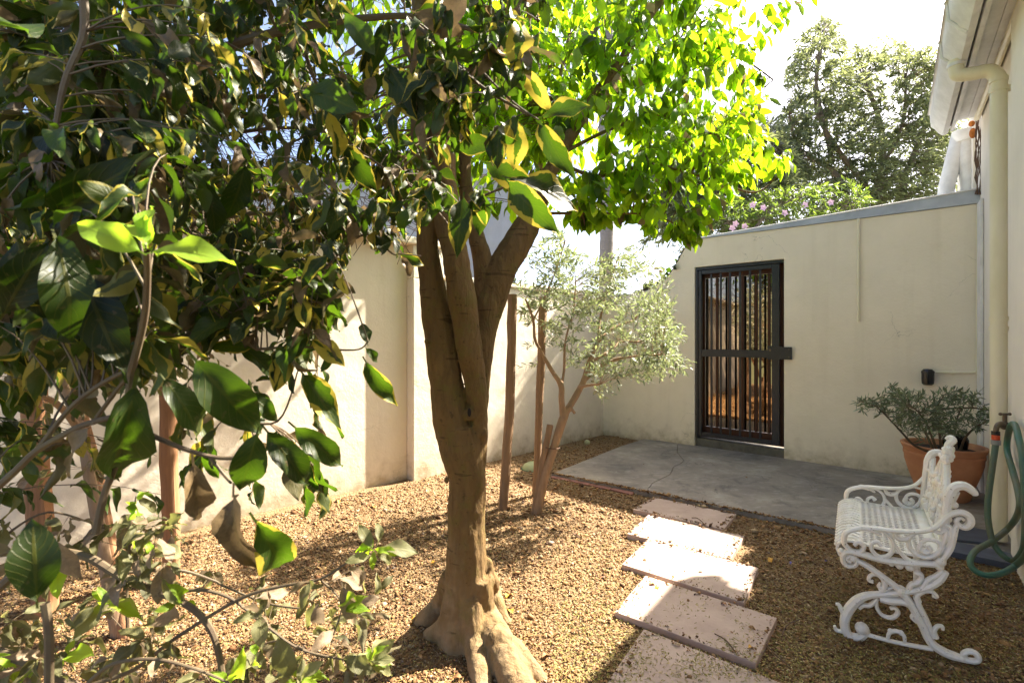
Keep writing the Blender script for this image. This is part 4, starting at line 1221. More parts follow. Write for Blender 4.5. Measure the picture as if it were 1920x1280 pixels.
# ================================================================== THE BIG TREE
def remeshed(mb, voxel, name, m, parent, disp=0.004, sc=9, it=2):
    me = bpy.data.meshes.new(name)
    off = world_loc(parent)
    me.from_pydata([(v[0]-off.x, v[1]-off.y, v[2]-off.z) for v in mb.v], [], mb.f)
    o = bpy.data.objects.new(name, me); COL.objects.link(o)
    md = o.modifiers.new('r', 'REMESH'); md.mode = 'VOXEL'; md.voxel_size = voxel; md.use_smooth_shade = True
    ms = o.modifiers.new('s', 'SMOOTH'); ms.iterations = it; ms.factor = 0.6
    dg = bpy.context.evaluated_depsgraph_get()
    me2 = bpy.data.meshes.new_from_object(o.evaluated_get(dg))
    bpy.data.objects.remove(o)
    me2.name = name
    co = np.empty(len(me2.vertices)*3, dtype=np.float32); me2.vertices.foreach_get('co', co); co = co.reshape(-1, 3)
    no = np.empty(len(me2.vertices)*3, dtype=np.float32); me2.vertices.foreach_get('normal', no); no = no.reshape(-1, 3)
    d = np.array([noise.fractal(Vector((c[0]*sc, c[1]*sc, c[2]*sc*0.45)), 1.0, 2.0, 4) for c in co])
    co += no * (d * disp)[:, None]
    me2.vertices.foreach_set('co', co.ravel())
    me2.materials.clear(); me2.materials.append(m)
    me2.polygons.foreach_set('use_smooth', [True]*len(me2.polygons))
    me2.update()
    o2 = bpy.data.objects.new(name, me2); COL.objects.link(o2); o2.parent = parent
    return o2

TY = 2.08
tb = G(875, 1205); tb.z = GZ
tree = empty('forked_tree', tb, 0, 'large forked garden tree with thick brown trunk and glowing yellow green leaves', 'tree')
def T(u, v, y=TY): return P(u, v, y)
k_ = TY / F / 2                       # half a pixel width -> radius
tm = MB()
def limb(pts, per=5, n=14, flat=None):
    """pts: (u, v, Y, width px)"""
    c = catmull([P(u, v, y) for u, v, y, w in pts], per)
    r = lerp_list([w * y / F / 2 for u, v, y, w in pts], len(c))
    tm.tube(c, r, n)
    return c
limb([(872,1255,TY,128),(872,1215,TY,112),(872,1170,TY,97),(873,1120,TY,84),(875,1060,TY,75),(875,1000,TY,70),(875,930,TY,70),(875,880,TY,72),(868,840,TY,78),(860,800,TY,72)])
LS = limb([(872,930,TY,40),(868,890,TY,60),(861,850,TY,72),(849,795,TY,70),(838,720,TY,62),(827,640,TY+.01,60),(814,560,TY+.02,52),(804,480,TY+.02,43),(802,400,TY+.02,44),(794,300,TY+.05,44),(788,150,TY+.1,38),(790,0,TY+.15,34),(800,-250,TY+.3,24)])
MS = limb([(892,870,TY,40),(898,820,TY,36),(897,770,TY-.02,36),(889,710,TY-.04,42),(878,640,TY-.05,48),(866,560,TY-.055,53),(854,480,TY-.05,51),(838,400,TY-.02,48),(834,300,TY,42),(826,180,TY+.05,36),(815,0,TY+.1,30),(790,-250,TY+.2,22)])
RS = limb([(890,850,TY+.03,46),(893,780,TY+.06,40),(898,720,TY+.09,40),(904,650,TY+.12,46),(918,570,TY+.16,56),(945,500,TY+.2,56),(978,440,TY+.25,54),(1000,400,TY+.3,46),(1016,350,TY+.36,34),(1050,290,TY+.45,26),(1110,190,TY+.6,20),(1180,90,TY+.75,16),(1260,-40,TY+.9,13)])
limb([(898,640,TY+.10,34),(903,560,TY+.16,36),(902,480,TY+.2,34),(880,400,TY+.25,30),(870,300,TY+.3,26),(880,150,TY+.4,22)])
# root flare
def root(pts, flat=None):
    c = catmull([Vector(p[:3]) for p in pts], 5)
    tm.tube(c, lerp_list([p[3] for p in pts], len(c)), 12)
rt = lambda u, v, z, r: (*G(u, v, z), r)
root([(*P(900,1080,TY-.03), .05), rt(905,1150,0.07,.065), rt(925,1190,0.03,.07), rt(950,1235,0.0,.07), rt(975,1300,-.03,.06), rt(1010,1400,-.09,.04)])
root([(*P(905,1060,TY), .04), rt(925,1100,0.06,.035), rt(940,1150,-.01,.03), rt(965,1190,-.07,.02)])
root([(*P(850,1080,TY), .05), rt(830,1130,0.05,.05), rt(805,1155,0.0,.045), rt(775,1175,-.06,.03)])
root([(*P(855,1110,TY-.03), .05), rt(840,1170,0.05,.05), rt(815,1190,-.02,.04), rt(790,1200,-.08,.025)])
root([(*P(880,1120,TY-.05), .05), rt(885,1190,0.04,.05), rt(895,1230,0.0,.045), rt(905,1300,-.05,.04), rt(915,1380,-.1,.03)])
root([rt(920,1190,0.06,.05), rt(965,1220,0.02,.045), rt(1000,1260,-.02,.035), rt(1040,1310,-.08,.02)])
# knots and burr
for u, v, y, r in ((906,812,TY-.03,.022),(880,776,TY-.055,.024),(918,1090,TY,.025),(800,640,TY-.06,.012),(838,900,TY-.09,.014)):
    tm.ball(P(u, v, y), r, 1, 1, 1.2, 10, 8)
remeshed(tm, 0.0065, 'trunk', M['bark'], tree, 0.0075, 15, 1)
kn = MB(); kn.ball(P(880, 773, TY-.080), 0.011, 0.7, 0.4, 1.6, 10, 8); kn.build('knot_hole', m_simple('dark_hollow', (0.012,0.008,0.005), 0.95), tree)

# crown
rc_ = random.Random(42)
TT_ = [leaf_template(2, 6, w, pk, 0.12, cu, 0.02, sd, 0.10) for w, pk, cu, sd in ((0.36,.55,.5,1),(0.40,.6,.9,2),(0.33,.55,.25,3),(0.38,.58,1.1,4),(0.31,.5,.7,5))]
CR = Leaves(TT_)
cb_ = MB()
skel = []
def branch(pts, mb, r0, r1, per=6, n=7, sk=None):
    c = catmull([P(*p) for p in pts], per)
    mb.tube(c, lerp_list([r0, r1], len(c)), n, cap=False)
    if sk is not None: sk += c
    return c
skel += LS[-16:] + MS[-16:] + RS[-20:]
for pts, r0 in (
    ([(1040,300,2.5),(1120,330,2.6),(1220,310,2.7),(1330,335,2.8),(1420,360,2.85),(1480,300,2.9)], .011),
    ([(1050,290,2.5),(1150,240,2.7),(1240,215,2.8),(1330,250,2.85),(1400,270,2.9),(1455,285,2.9)], .011),
    ([(1110,190,2.65),(1200,120,2.8),(1300,80,2.95),(1390,110,3.0),(1450,150,3.0)], .012),
    ([(1180,90,2.8),(1250,0,3.0),(1350,-60,3.1),(1450,-80,3.1)], .011),
    ([(1000,400,2.4),(1060,400,2.5),(1140,400,2.6),(1230,405,2.6),(1300,440,2.6)], .009),
    ([(834,300,2.1),(900,200,2.4),(960,100,2.7),(1000,0,2.9)], .014),
    ([(820,100,2.2),(900,40,2.7),(960,-60,3.3),(1000,-150,3.8)], .014),
    ([(1050,290,2.5),(1040,200,3.0),(1060,100,3.5),(1080,0,4.0),(1090,-100,4.4)], .018),
    ([(815,0,2.2),(760,-120,2.5),(640,-200,2.7)], .014),
    ([(1060,100,3.5),(950,150,4.2),(900,200,4.7)], .012),
    ([(1060,20,3.9),(900,50,4.6),(800,80,5.0)], .012),
    ):
    branch(pts, cb_, r0, r0*0.35, sk=skel)
crown_poly = [(770,-60),(1400,-60),(1395,60),(1440,110),(1445,220),(1470,290),(1440,340),(1390,350),(1330,420),(1290,455),(1230,440),(1180,400),(1110,440),(1050,410),(1000,350),(950,330),(880,420),(770,390)]
tg = []
while len(tg) < 640:
    u = rc_.uniform(770, 1480); v = rc_.uniform(-60, 440)
    if not in_poly(u, v, crown_poly): continue
    if u > 1250 and rc_.random() < 0.25: continue
    Y = rc_.uniform(2.25, 3.6)
    if v > 330: Y = rc_.uniform(2.3, 2.9)
    tg.append(P(u, v - 25, Y))
for u, v in ((1400,300),(1420,285),(1440,300),(1455,290),(1470,300),(1480,285),(1400,320),(1385,335),(1375,350),(1420,320),(1390,300),(1350,330),(1360,350),
             (1290,440),(1300,445),(1270,430),(1250,440),(1230,430),(1210,420),(1285,420),(1180,400),(1200,400),(1430,190),(1440,175),(1400,240),(1380,220),(1470,0),(1500,-5),(1450,5),(1520,-15)):
    tg.append(P(u + rc_.uniform(-6,6), v - 20 + rc_.uniform(-6,6), rc_.uniform(2.5, 2.8)))
for _ in range(150):
    tg.append(P(rc_.uniform(540, 900), rc_.uniform(-60, 360), rc_.uniform(2.6, 4.2)))
for _ in range(150):                    # above the frame
    tg.append(P(rc_.uniform(500, 1500), rc_.uniform(-520, -60), rc_.uniform(2.4, 4.0)))
t_tree = lambda r, p: (0.0 if r.random() < .9 else 0.2, min(1, max(0, r.gauss(0.5, 0.3))), 0.0 if r.random() < .97 else 0.6)
sprays(CR, cb_, skel, tg, rc_, 0.106, (7, 11), droop=1.25, rad=0.0028, along=0.75, tone=t_tree, spread=0.75, upr=0.5, twig_n=4, seg=6, sag=0.12)
tg2 = [Vector((rc_.uniform(-1.1, 0.9), rc_.uniform(3.6, 5.2), rc_.uniform(2.75, 4.3))) for _ in range(420)]
sprays(CR, cb_, skel, tg2, rc_, 0.085, (8, 12), droop=0.6, rad=0.003, along=0.7, tone=t_tree, spread=0.8, upr=0.5, twig_n=3, seg=5, down_base=0.1)
cb_.build('branches', M['bark'], tree)
CR.build(tree, M['leaf_tree'], 'leaf', 300, 14, 'crown_foliage')

# ------------------------------------------------------------------ olive tree
rc_ = random.Random(7)
ob = gz(1003, 963); 
olive = empty('olive_tree', ob, 0, 'small grey green olive tree leaning by the stakes in front of the wall', 'tree')
om = MB()
def olimb(pts, m_=None, per=5, n=10):
    c = catmull([P(u, v, y) for u, v, y, w in pts], per)
    (m_ or om).tube(c, lerp_list([max(w*y/F/2*.80, .0075) for u, v, y, w in pts], len(c)), n)
    return c
OY = ob.y
sk = []
olimb([(1004,975,OY,26),(1010,945,OY,23),(1022,890,OY,21),(1040,835,OY+.02,20),(1052,795,OY+.03,22),(1060,775,OY+.05,20)])
a_ = olimb([(1056,785,OY+.04,16),(1053,750,OY+.04,14),(1052,722,OY+.05,13),(1035,695,OY+.06,10),(1015,660,OY+.05,9),(1003,635,OY+.03,8),(1000,600,OY,6),(985,560,OY-.05,4)]); sk += a_[10:]
sk += olimb([(1000,600,OY,5),(1020,560,OY+.05,5),(1045,500,OY+.1,4),(1060,450,OY+.15,3)])[3:]
sk += olimb([(1053,725,OY+.05,8),(1058,690,OY+.1,7),(1060,640,OY+.15,6),(1075,580,OY+.2,4),(1080,520,OY+.2,3)])[6:]
m1 = olimb([(1060,775,OY+.05,17),(1078,745,OY+.1,16),(1094,715,OY+.15,14),(1105,680,OY+.2,12),(1122,640,OY+.3,9),(1150,615,OY+.4,7),(1190,600,OY+.5,4)]); sk += m1[12:]
sk += olimb([(1094,715,OY+.15,11),(1120,690,OY+.2,10),(1150,675,OY+.2,8),(1190,668,OY+.15,6),(1240,665,OY+.1,4)])[6:]
sk += olimb([(1105,680,OY+.2,9),(1140,660,OY+.35,9),(1165,640,OY+.5,7),(1200,640,OY+.6,5),(1240,620,OY+.7,3)])[6:]
sk += olimb([(1122,640,OY+.3,7),(1125,600,OY+.4,6),(1140,540,OY+.5,5),(1160,480,OY+.5,3)])[6:]
sk += olimb([(1088,725,OY+.12,9),(1105,722,OY+.0,7),(1125,720,OY-.1,4)])[6:]
om.tube([P(1078,775,OY+.05), P(1068,760,OY+.05)], 0.012, 6)
remeshed(om, 0.006, 'trunk', M['bark_olive'], olive, 0.003, 14, 1)
OT = [leaf_template(1, 4, w, 0.5, 0.0, cu, 0.0, i, 0.03) for i, (w, cu) in enumerate(((0.21,0.2),(0.18,-0.3),(0.24,0.5)))]
OL = Leaves(OT); obm = MB()
opoly = [(975,600),(960,520),(1000,450),(1050,430),(1100,480),(1130,500),(1180,455),(1225,470),(1260,520),(1285,590),(1290,640),(1300,690),(1250,715),(1180,715),(1120,700),(1060,690),(1020,640)]
tg = []
while len(tg) < 520:
    u = rc_.uniform(960, 1300); v = rc_.uniform(430, 720)
    if not in_poly(u, v, opoly): continue
    if u < 1090 and rc_.random() < 0.35: continue
    y = OY + rc_.uniform(-0.35, 1.05) * (1 if u > 1080 else 0.5)
    tg.append(P(u, v, y))
for u, v in ((1130,730),(1150,740),(1120,720),(1160,725),(1135,750),(985,650),(970,690),(1240,700),(1265,700),(1295,688)):
    tg.append(P(u, v, OY + 0.1))
t_ol = lambda r, p: (0.15 if r.random() < .3 else 0.0, min(1, max(0, r.gauss(0.6, 0.22))), 0.0)
sprays(OL, obm, sk, tg, rc_, 0.052, (13, 19), droop=0.05, rad=0.0016, along=0.72, tone=t_ol, spread=0.75, upr=0.9, twig_n=3, seg=5, sag=0.0, jitL=.35)
obm.build('twigs', M['bark_olive'], olive, smooth=True)
OL.build(olive, M['leaf_olive'], 'leaf', 0, 14, 'crown_foliage')
tie = MB(); c_ = P(1036, 838, OY)
tie.tube([c_ + Vector((math.cos(a)*0.052, math.sin(a)*0.052, 0.003*math.sin(2*a))) for a in np.linspace(0, 2*math.pi, 17)], 0.0045, 6)
tag(tie.build('wire_tie', M['twig_dry']), 'rusty wire tie round the olive trunk and the short stake', 'wire')

# ------------------------------------------------------------------ bush in the pot
rc_ = random.Random(21)
pb = empty('potted_olive_bush', pc + Vector((0, 0, 0.385)), 0, 'wide airy bush with narrow dark leaves growing in the terracotta pot', 'bush')
pbm = MB(); sk = []
for pts in ([(1745,848,3.72),(1715,835,3.7),(1695,815,3.65),(1672,790,3.6),(1640,760,3.55),(1610,752,3.5)],
            [(1750,845,3.72),(1735,810,3.7),(1715,780,3.65),(1690,750,3.6),(1665,725,3.6)],
            [(1765,845,3.7),(1760,800,3.65),(1755,770,3.6),(1770,740,3.5)],
            [(1800,846,3.75),(1810,820,3.7),(1830,800,3.6),(1850,790,3.5),(1862,780,3.45)],
            [(1795,846,3.72),(1790,810,3.75),(1800,770,3.75),(1820,745,3.7)],
            [(1755,840,3.7),(1740,800,3.5),(1720,770,3.35),(1700,760,3.2)],
            [(1745,770,3.6),(1790,765,3.55),(1830,765,3.5),(1858,770,3.45)],):
    c = catmull([P(*p) for p in pts], 5); pbm.tube(c, lerp_list([0.010, 0.003], len(c)), 6, cap=False); sk += c
PTm = [leaf_template(1, 3, w, 0.5, 0.0, cu, 0.0, i, 0.03) for i, (w, cu) in enumerate(((0.20,0.2),(0.17,-0.2),(0.23,0.3)))]
PL = Leaves(PTm)
ppoly = [(1597,758),(1620,735),(1650,745),(1665,718),(1690,725),(1740,735),(1765,725),(1810,735),(1840,732),(1855,765),(1855,800),(1820,810),(1770,825),(1720,825),(1690,800),(1650,780),(1610,772)]
tg = []
while len(tg) < 270:
    u = rc_.uniform(1590, 1862); v = rc_.uniform(715, 830)
    if not in_poly(u, v, ppoly): continue
    tg.append(P(u, v, 3.6 + rc_.uniform(-0.35, 0.2) - max(0, u-1780)*0.0016))
t_pt = lambda r, p: (0.0 if r.random() < .85 else 0.4, min(1, max(0, r.gauss(0.45, 0.22))), 0.0)
sprays(PL, pbm, sk, tg, rc_, 0.047, (7, 11), droop=-0.15, rad=0.0016, along=0.75, tone=t_pt, spread=0.7, upr=0.9, twig_n=3, seg=5, sag=0.0, jitL=.35)
pbm.build('stems', M['twig'], pb); PL.build(pb, M['leaf_pot'], 'leaf', 0, 14, 'foliage')

# ================================================================== FOREGROUND VARIEGATED SHRUB
VT = [leaf_template(4, 9, w, pk, fo, cu, wa, sd, 0.10, 1.0, tw) for w, pk, fo, cu, wa, sd, tw in (
    (0.34,.45,.20,.7,.055,11,.4), (0.38,.5,.16,.55,.05,12,-.4), (0.29,.45,.28,1.1,.07,13,.8), (0.36,.55,.22,1.2,.07,14,-.7),
    (0.27,.42,.30,.8,.07,15,.9), (0.44,.5,.12,.5,.05,16,.25), (0.24,.45,.42,1.2,.07,17,1.2))]
def t_var(r, p):
    x = r.random()
    rr_ = 0.0 if x < .50 else (r.uniform(.15, .4) if x < .85 else r.uniform(.45, .85))
    return (rr_, min(1, max(0, r.gauss(0.45, 0.22))), 0.0 if r.random() < .82 else r.uniform(.40, .85))
rc_ = random.Random(99)
vb = Vector((-1.15, 0.95, GZ))
vs_ = empty('variegated_shrub', vb, 0, 'overhanging shrub with dark green and yellow edged leaves filling the upper left', 'shrub')
VL = Leaves(VT); vm = MB(); sk = []
for pts, r0, r1 in (
    ([(-260,1150,1.0),(-160,800,1.0),(-60,450,1.05),(90,250,1.15),(300,140,1.2),(520,60,1.3),(760,30,1.35),(900,60,1.35)], .022, .006),
    ([(-200,900,1.1),(-20,640,1.25),(160,500,1.35),(330,430,1.45),(480,400,1.5),(600,420,1.55)], .015, .005),
    ([(-60,450,1.05),(60,150,1.3),(300,-80,1.5),(620,-100,1.5),(900,-60,1.4),(1010,40,1.3)], .016, .005),
    ([(-100,500,1.2),(100,330,1.6),(300,280,1.9),(520,240,2.0),(700,260,2.0)], .014, .005),
    ([(150,-50,.95),(158,60,.95),(120,160,.92),(95,300,.9)], .009, .004),
    ([(560,60,1.3),(590,150,1.3),(640,250,1.35),(740,330,1.4)], .006, .003),
    ([(760,30,1.35),(830,90,1.25),(900,160,1.2),(990,215,1.15)], .006, .003),
    ([(330,430,1.45),(450,470,1.4),(540,530,1.35),(600,640,1.3)], .006, .003),
    ([(16,895,.78),(66,847,.78),(130,767,.78),(191,719,.78),(255,687,.78)], .0042, .0035),
    ([(-60,960,.78),(16,895,.78),(66,847,.78),(114,818,.78),(159,796,.78),(228,781,.78),(268,807,.78),(332,836,.78),(393,855,.8),(440,858,.8),(480,845,.8)], .0058, .003),
    ([(181,783,.80),(220,730,.79),(252,693,.78)], .0035, .003),
    ([(245,700,.74),(270,600,.70),(276,520,.66),(275,470,.62)], .0055, .004),
    ([(393,855,.8),(420,890,.8),(433,905,.78)], .003, .002),
    ([(180,1000,.8),(195,930,.8),(228,830,.79),(245,700,.77)], .006,.005),
    ([(570,555,1.3),(640,470,1.3),(690,440,1.3),(735,475,1.3),(752,476,1.3),(790,480,1.3)], .004, .0015),
    ([(480,655,1.0),(560,650,1.0),(620,655,1.0),(672,655,1.0),(690,640,1.0)], .003, .0015),
    ([(430,780,1.0),(520,790,1.0),(560,690,1.0)], .003, .0015),
    ([(900,130,1.2),(960,190,1.15),(1010,225,1.12)], .003, .002),
    ([(840,400,1.3),(900,370,1.25),(960,345,1.2),(1000,330,1.2)], .004, .002),
    ([(740,330,1.4),(800,370,1.35),(840,400,1.3),(850,460,1.3)], .004, .002),
    ):
    branch(pts, vm, r0, r1, sk=sk)
sk = [p for p in sk if p.y > 0.6]
dense = [(-80,-80),(640,-80),(640,200),(620,380),(560,520),(430,610),(250,590),(120,620),(-80,640)]
semi = [(640,-80),(1040,-80),(1030,60),(960,140),(940,330),(860,390),(760,440),(640,470),(600,600),(540,640),(600,420),(640,200)]
tg = []
while len(tg) < 680:
    u = rc_.uniform(-80, 640); v = rc_.uniform(-80, 640)
    if in_poly(u, v, dense): tg.append(P(u, v, rc_.choice((rc_.uniform(.9, 1.4), rc_.uniform(1.2, 2.2), rc_.uniform(1.5, 2.5), rc_.uniform(1.6, 2.5)))))
while len(tg) < 780:
    u = rc_.uniform(600, 1040); v = rc_.uniform(-80, 640)
    if in_poly(u, v, semi) and (u < 860 or v < 150 or rc_.random() < .4): tg.append(P(u, v, rc_.uniform(1.05, 1.7)))
for _ in range(200):
    tg.append(P(rc_.uniform(-300, 1000), rc_.uniform(-700, -80), rc_.uniform(1.0, 2.0)))
for _ in range(30):
    tg.append(P(rc_.uniform(-40, 620), rc_.uniform(600, 900), rc_.uniform(1.0, 1.5)))
for _ in range(70):
    tg.append(P(rc_.uniform(-60, 600), rc_.uniform(440, 660), rc_.uniform(0.95, 1.7)))
for _ in range(45):
    tg.append(P(rc_.uniform(-60, 330), rc_.uniform(150, 620), rc_.uniform(0.75, 1.05)))
guard = lambda p: (p - cam_o.location).length > 0.62
sprays(VL, vm, sk, tg, rc_, 0.084, (6, 9), droop=0.95, rad=0.0022, along=0.7, tone=t_var, spread=0.7, upr=0.5, twig_n=4, seg=6, sag=0.15, cam_guard=0.6, keep=guard)
# the leaves that stand out, one by one: base, tip, distance, template, tone, tilt
def hero(LL, bu, bv, tu, tv, Y, k, tone, dy=0.0, facing=0.8, side=0.0):
    a, b = P(bu, bv, Y), P(tu, tv, Y + dy)
    d = b - a
    cam = (cam_o.location - a).normalized()
    up = cam * facing + Vector((side, 0, 1 - facing))
    LL.add(k, leaf_matrix(a, d, up, d.length * 1.04), tone, d.length, True)
H = [
 (275,478,128,402,.60,1,(0,1,0),'L'),(275,475,415,455,.60,0,(.1,1,0),'L'),(272,470,235,365,.62,2,(0,.95,0),'L'),(278,472,262,362,.64,2,(0,.9,0),'L'),
 (90,415,250,300,.80,4,(0,.05,0)),(98,430,165,605,.66,3,(0,.2,0)),(30,430,60,600,.7,5,(0,.1,0)),(150,500,215,680,.72,0,(0,.12,0)),
 (0,600,70,470,.7,1,(0,.05,0)),(350,655,497,830,.72,0,(.12,.55,0)),(300,700,385,805,.75,5,(.05,.6,0)),(258,690,205,1000,.74,6,(.1,.5,.1)),
 (175,790,92,893,.70,1,(0,.5,.95)),(70,1140,60,985,.55,5,(.15,.2,.3)),(438,905,430,1130,.72,6,(.1,.35,.5)),(468,960,568,1112,.72,3,(.42,.75,0)),
 (360,850,382,1030,.78,6,(0,.5,.8)),(485,800,450,932,.78,5,(.1,.5,0)),(490,795,595,925,.80,2,(.05,.35,0)),(560,690,652,812,1.0,4,(.3,.5,.3)),
 (540,790,657,888,1.0,2,(.1,.4,0)),(680,668,745,776,1.0,4,(.2,.4,.3)),(684,650,716,682,1.0,0,(0,.45,0)),(690,648,680,598,1.0,1,(.1,.3,.3)),(640,655,600,690,1.0,1,(0,.6,0)),
 (480,655,385,640,1.0,1,(.2,.4,.4)),(440,640,530,705,1.05,2,(.1,.3,0)),
 (980,30,972,118,1.15,1,(.8,.8,0)),(970,218,968,312,1.12,5,(.75,.8,0)),(1008,222,1098,184,1.12,1,(.42,.35,0)),(1012,225,1062,335,1.12,4,(.35,.35,0)),(975,120,1020,45,1.15,4,(.3,.3,0)),(985,125,1015,200,1.15,2,(.6,.4,.3)),
 (720,110,784,215,1.15,1,(.3,.35,0)),(800,110,792,222,1.15,0,(.3,.3,0)),(875,130,862,245,1.15,2,(.35,.3,.0)),(655,170,560,160,1.05,1,(.1,.85,0)),(570,165,655,195,1.05,5,(.1,.8,0)),
 (610,200,655,315,1.1,2,(.5,.6,0)),(520,165,548,242,1.1,4,(.9,.8,0)),(400,105,468,152,.9,3,(.3,.6,0)),(310,110,360,80,.85,5,(0,.3,0)),(300,100,230,60,.85,1,(0,.15,0)),
 (850,280,920,265,1.2,5,(.3,.25,0)),(900,300,1000,350,1.2,1,(.2,.3,0)),(940,330,1100,370,1.15,1,(.4,.35,0)),(945,330,1030,435,1.15,0,(.3,.45,0)),(870,360,855,470,1.2,0,(.2,.25,0)),(900,350,905,440,1.2,1,(.1,.2,0)),
 (745,475,800,500,1.3,0,(.35,.6,.4)),(752,476,775,520,1.3,2,(.2,.4,.5)),(740,330,780,395,1.3,3,(.3,.4,0)),(650,400,590,470,1.3,0,(.1,.3,.4)),(600,480,665,505,1.3,2,(.2,.35,.3)),(500,540,580,600,1.3,1,(.2,.3,0)),
 (560,560,620,600,1.3,1,(.1,.6,.3)),(610,640,550,660,1.2,0,(0,.5,0)),(420,560,500,610,1.1,5,(0,.15,0)),(330,460,400,560,1.1,5,(0,.1,0)),(460,300,440,420,1.2,3,(0,.2,0)),(640,260,700,360,1.25,0,(.2,.2,0)),
 (90,240,175,330,.95,5,(0,.4,.9)),(195,290,300,420,.95,2,(.15,.3,.5)),(265,270,292,350,.95,5,(0,.5,.9)),(380,330,420,450,1.1,2,(0,.2,0)),(720,40,700,140,1.1,4,(.1,.2,0)),(880,-20,820,60,1.1,5,(.1,.4,.9)),
 (770,20,870,60,1.1,1,(.1,.4,.8)),(640,20,700,90,1.05,5,(.1,.8,0)),(60,70,0,10,.7,5,(0,.8,0)),
]
LM = Leaves(VT)
for h in H:
    tgt = LM if len(h) > 7 else VL
    hero(tgt, *h[:7], dy=rc_.uniform(-.06,.06), facing=rc_.uniform(.45,.95), side=rc_.uniform(-.4,.4))
vm.build('branches', M['twig'], vs_)
VL.build(vs_, M['leaf_var'], 'leaf', 300, 14, 'foliage')
LM.build(vs_, M['leaf_lime'], 'young_leaf', 20, 14, 'young_foliage')

# ------------------------------------------------------------------ low bush in front
rc_ = random.Random(123)
lb_ = empty('low_bush', Vector((-0.75, 1.0, GZ)), 0, 'straggly low bush with dusty curled leaves at the bottom left', 'bush')
DL = Leaves(VT); lm = MB(); sk = []
for pts, r0, r1 in (
    ([(-80,1180,1.0),(60,1050,1.0),(150,1040,1.0),(230,1082,1.0),(310,1115,1.0),(370,1148,1.0),(405,1205,1.0),(425,1320,1.0)], .009, .006),
    ([(85,1130,.72),(92,1190,.72),(92,1300,.72)], .006, .006),
    ([(-40,1210,1.0),(60,1245,1.0),(150,1290,1.0)], .010, .008),
    ([(215,1075,1.0),(330,1068,1.05),(400,1088,1.1),(420,1098,1.1),(500,1130,1.1),(560,1140,1.1)], .0035, .002),
    ([(150,1290,1.0),(250,1255,1.0),(330,1195,1.0),(450,1122,1.0),(530,1098,1.0),(600,1085,1.0),(650,1055,1.0),(690,1030,1.0)], .0045, .002),
    ([(320,1115,1.0),(370,1105,1.0),(430,1120,1.0),(490,1165,1.0),(560,1215,1.0),(640,1235,1.0)], .004, .002),
    ([(160,1285,.9),(210,1245,.9),(290,1235,.9),(370,1255,.9),(430,1280,.9)], .004, .002),
    ([(240,1190,1.1),(238,1100,1.1),(245,1000,1.1),(255,930,1.1)], .004, .0015),
    ([(380,1330,1.1),(430,1250,1.1),(520,1200,1.1),(600,1230,1.1),(690,1240,1.1)], .003, .0015),
    ([(600,1085,1.0),(640,1130,1.0),(625,1190,1.0)], .002, .0015),
    ([(0,1010,1.1),(90,960,1.15),(200,985,1.2),(300,970,1.2)], .003, .0015),
    ):
    branch(pts, lm, r0, r1, sk=sk)
tg = []
lp = [(-40,980),(200,950),(330,960),(380,1060),(560,1080),(740,1010),(700,1150),(760,1200),(700,1300),(-40,1300)]
while len(tg) < 85:
    u = rc_.uniform(-40, 760); v = rc_.uniform(950, 1300)
    if in_poly(u, v, lp) and not (300 < u < 460 and 1120 < v < 1200): tg.append(P(u, v, rc_.uniform(.95, 1.25)))
def t_dry(r, p):
    x = r.random()
    return (0.0 if x < .6 else r.uniform(.15, .5), min(1, max(0, r.gauss(0.5, 0.2))), 0.0 if r.random() < .68 else r.uniform(.45, .9))
sprays(DL, lm, sk, tg, rc_, 0.062, (3, 6), droop=0.6, rad=0.0013, along=0.6, tone=t_dry, spread=0.7, upr=0.6, twig_n=4, seg=5, sag=0.1, keep=guard)
H2 = [(700,1030,672,980,1.0,1,(0,.8,0)),(705,1028,785,1025,1.0,1,(0,.7,0)),(700,1035,748,1050,1.0,3,(.3,.8,0)),(708,1022,716,968,1.0,2,(0,.7,0)),(698,1040,650,1050,1.0,1,(0,.9,0)),
      (650,1060,700,1095,1.0,3,(.1,.5,.5)),(690,1240,735,1200,1.0,1,(0,1,0)),(690,1240,738,1232,1.0,1,(.2,1,0)),(690,1245,745,1262,1.0,2,(.35,.7,0)),(640,1235,690,1245,1.0,3,(.1,.6,0)),
      (560,1270,600,1240,.95,1,(0,1,0)),(550,1275,520,1210,.95,5,(0,.5,0)),(640,1090,668,1190,1.0,4,(0,.5,.7)),(600,1120,590,1200,1.0,2,(.1,.5,.6)),(340,1160,280,1150,1.0,5,(0,.7,.8)),
      (300,1080,345,1130,1.0,1,(.4,.9,0)),(345,960,300,990,1.1,1,(0,.4,.4)),(240,1040,232,965,1.1,0,(0,.7,0)),(255,930,300,960,1.1,2,(0,.6,0)),(90,1000,150,1100,.85,4,(.1,.5,.7))]
for h in H2: hero(DL, *h, dy=rc_.uniform(-.04,.04), facing=rc_.uniform(.5,.95), side=rc_.uniform(-.4,.4))
lm.build('branches', M['twig'], lb_)
DL.build(lb_, M['leaf_dry'], 'leaf', 290, 14, 'foliage')

GLv = Leaves(VT)
for (cu, cv, nn_) in ((700,1030,5),(692,1240,5),(560,1272,4),(905,770,0),(335,1130,3),(120,1230,4),(30,1250,4),(255,940,4),(640,1140,4),(430,1280,4),(200,1130,4),(480,1230,3),(270,1010,3),(100,1060,3)):
    for j in range(nn_):
        a = rc_.uniform(0, 6.28)
        hero(GLv, cu, cv, cu + 46*math.cos(a), cv + 34*math.sin(a), 1.0, rc_.randrange(4), (rc_.choice((0, .3)), rc_.uniform(.5, 1), 0), dy=rc_.uniform(-.05,.05), facing=rc_.uniform(.4,.9), side=rc_.uniform(-.5,.5))
GLv.build(lb_, M['leaf_lime'], 'young_leaf', 60, 14, 'young_foliage')

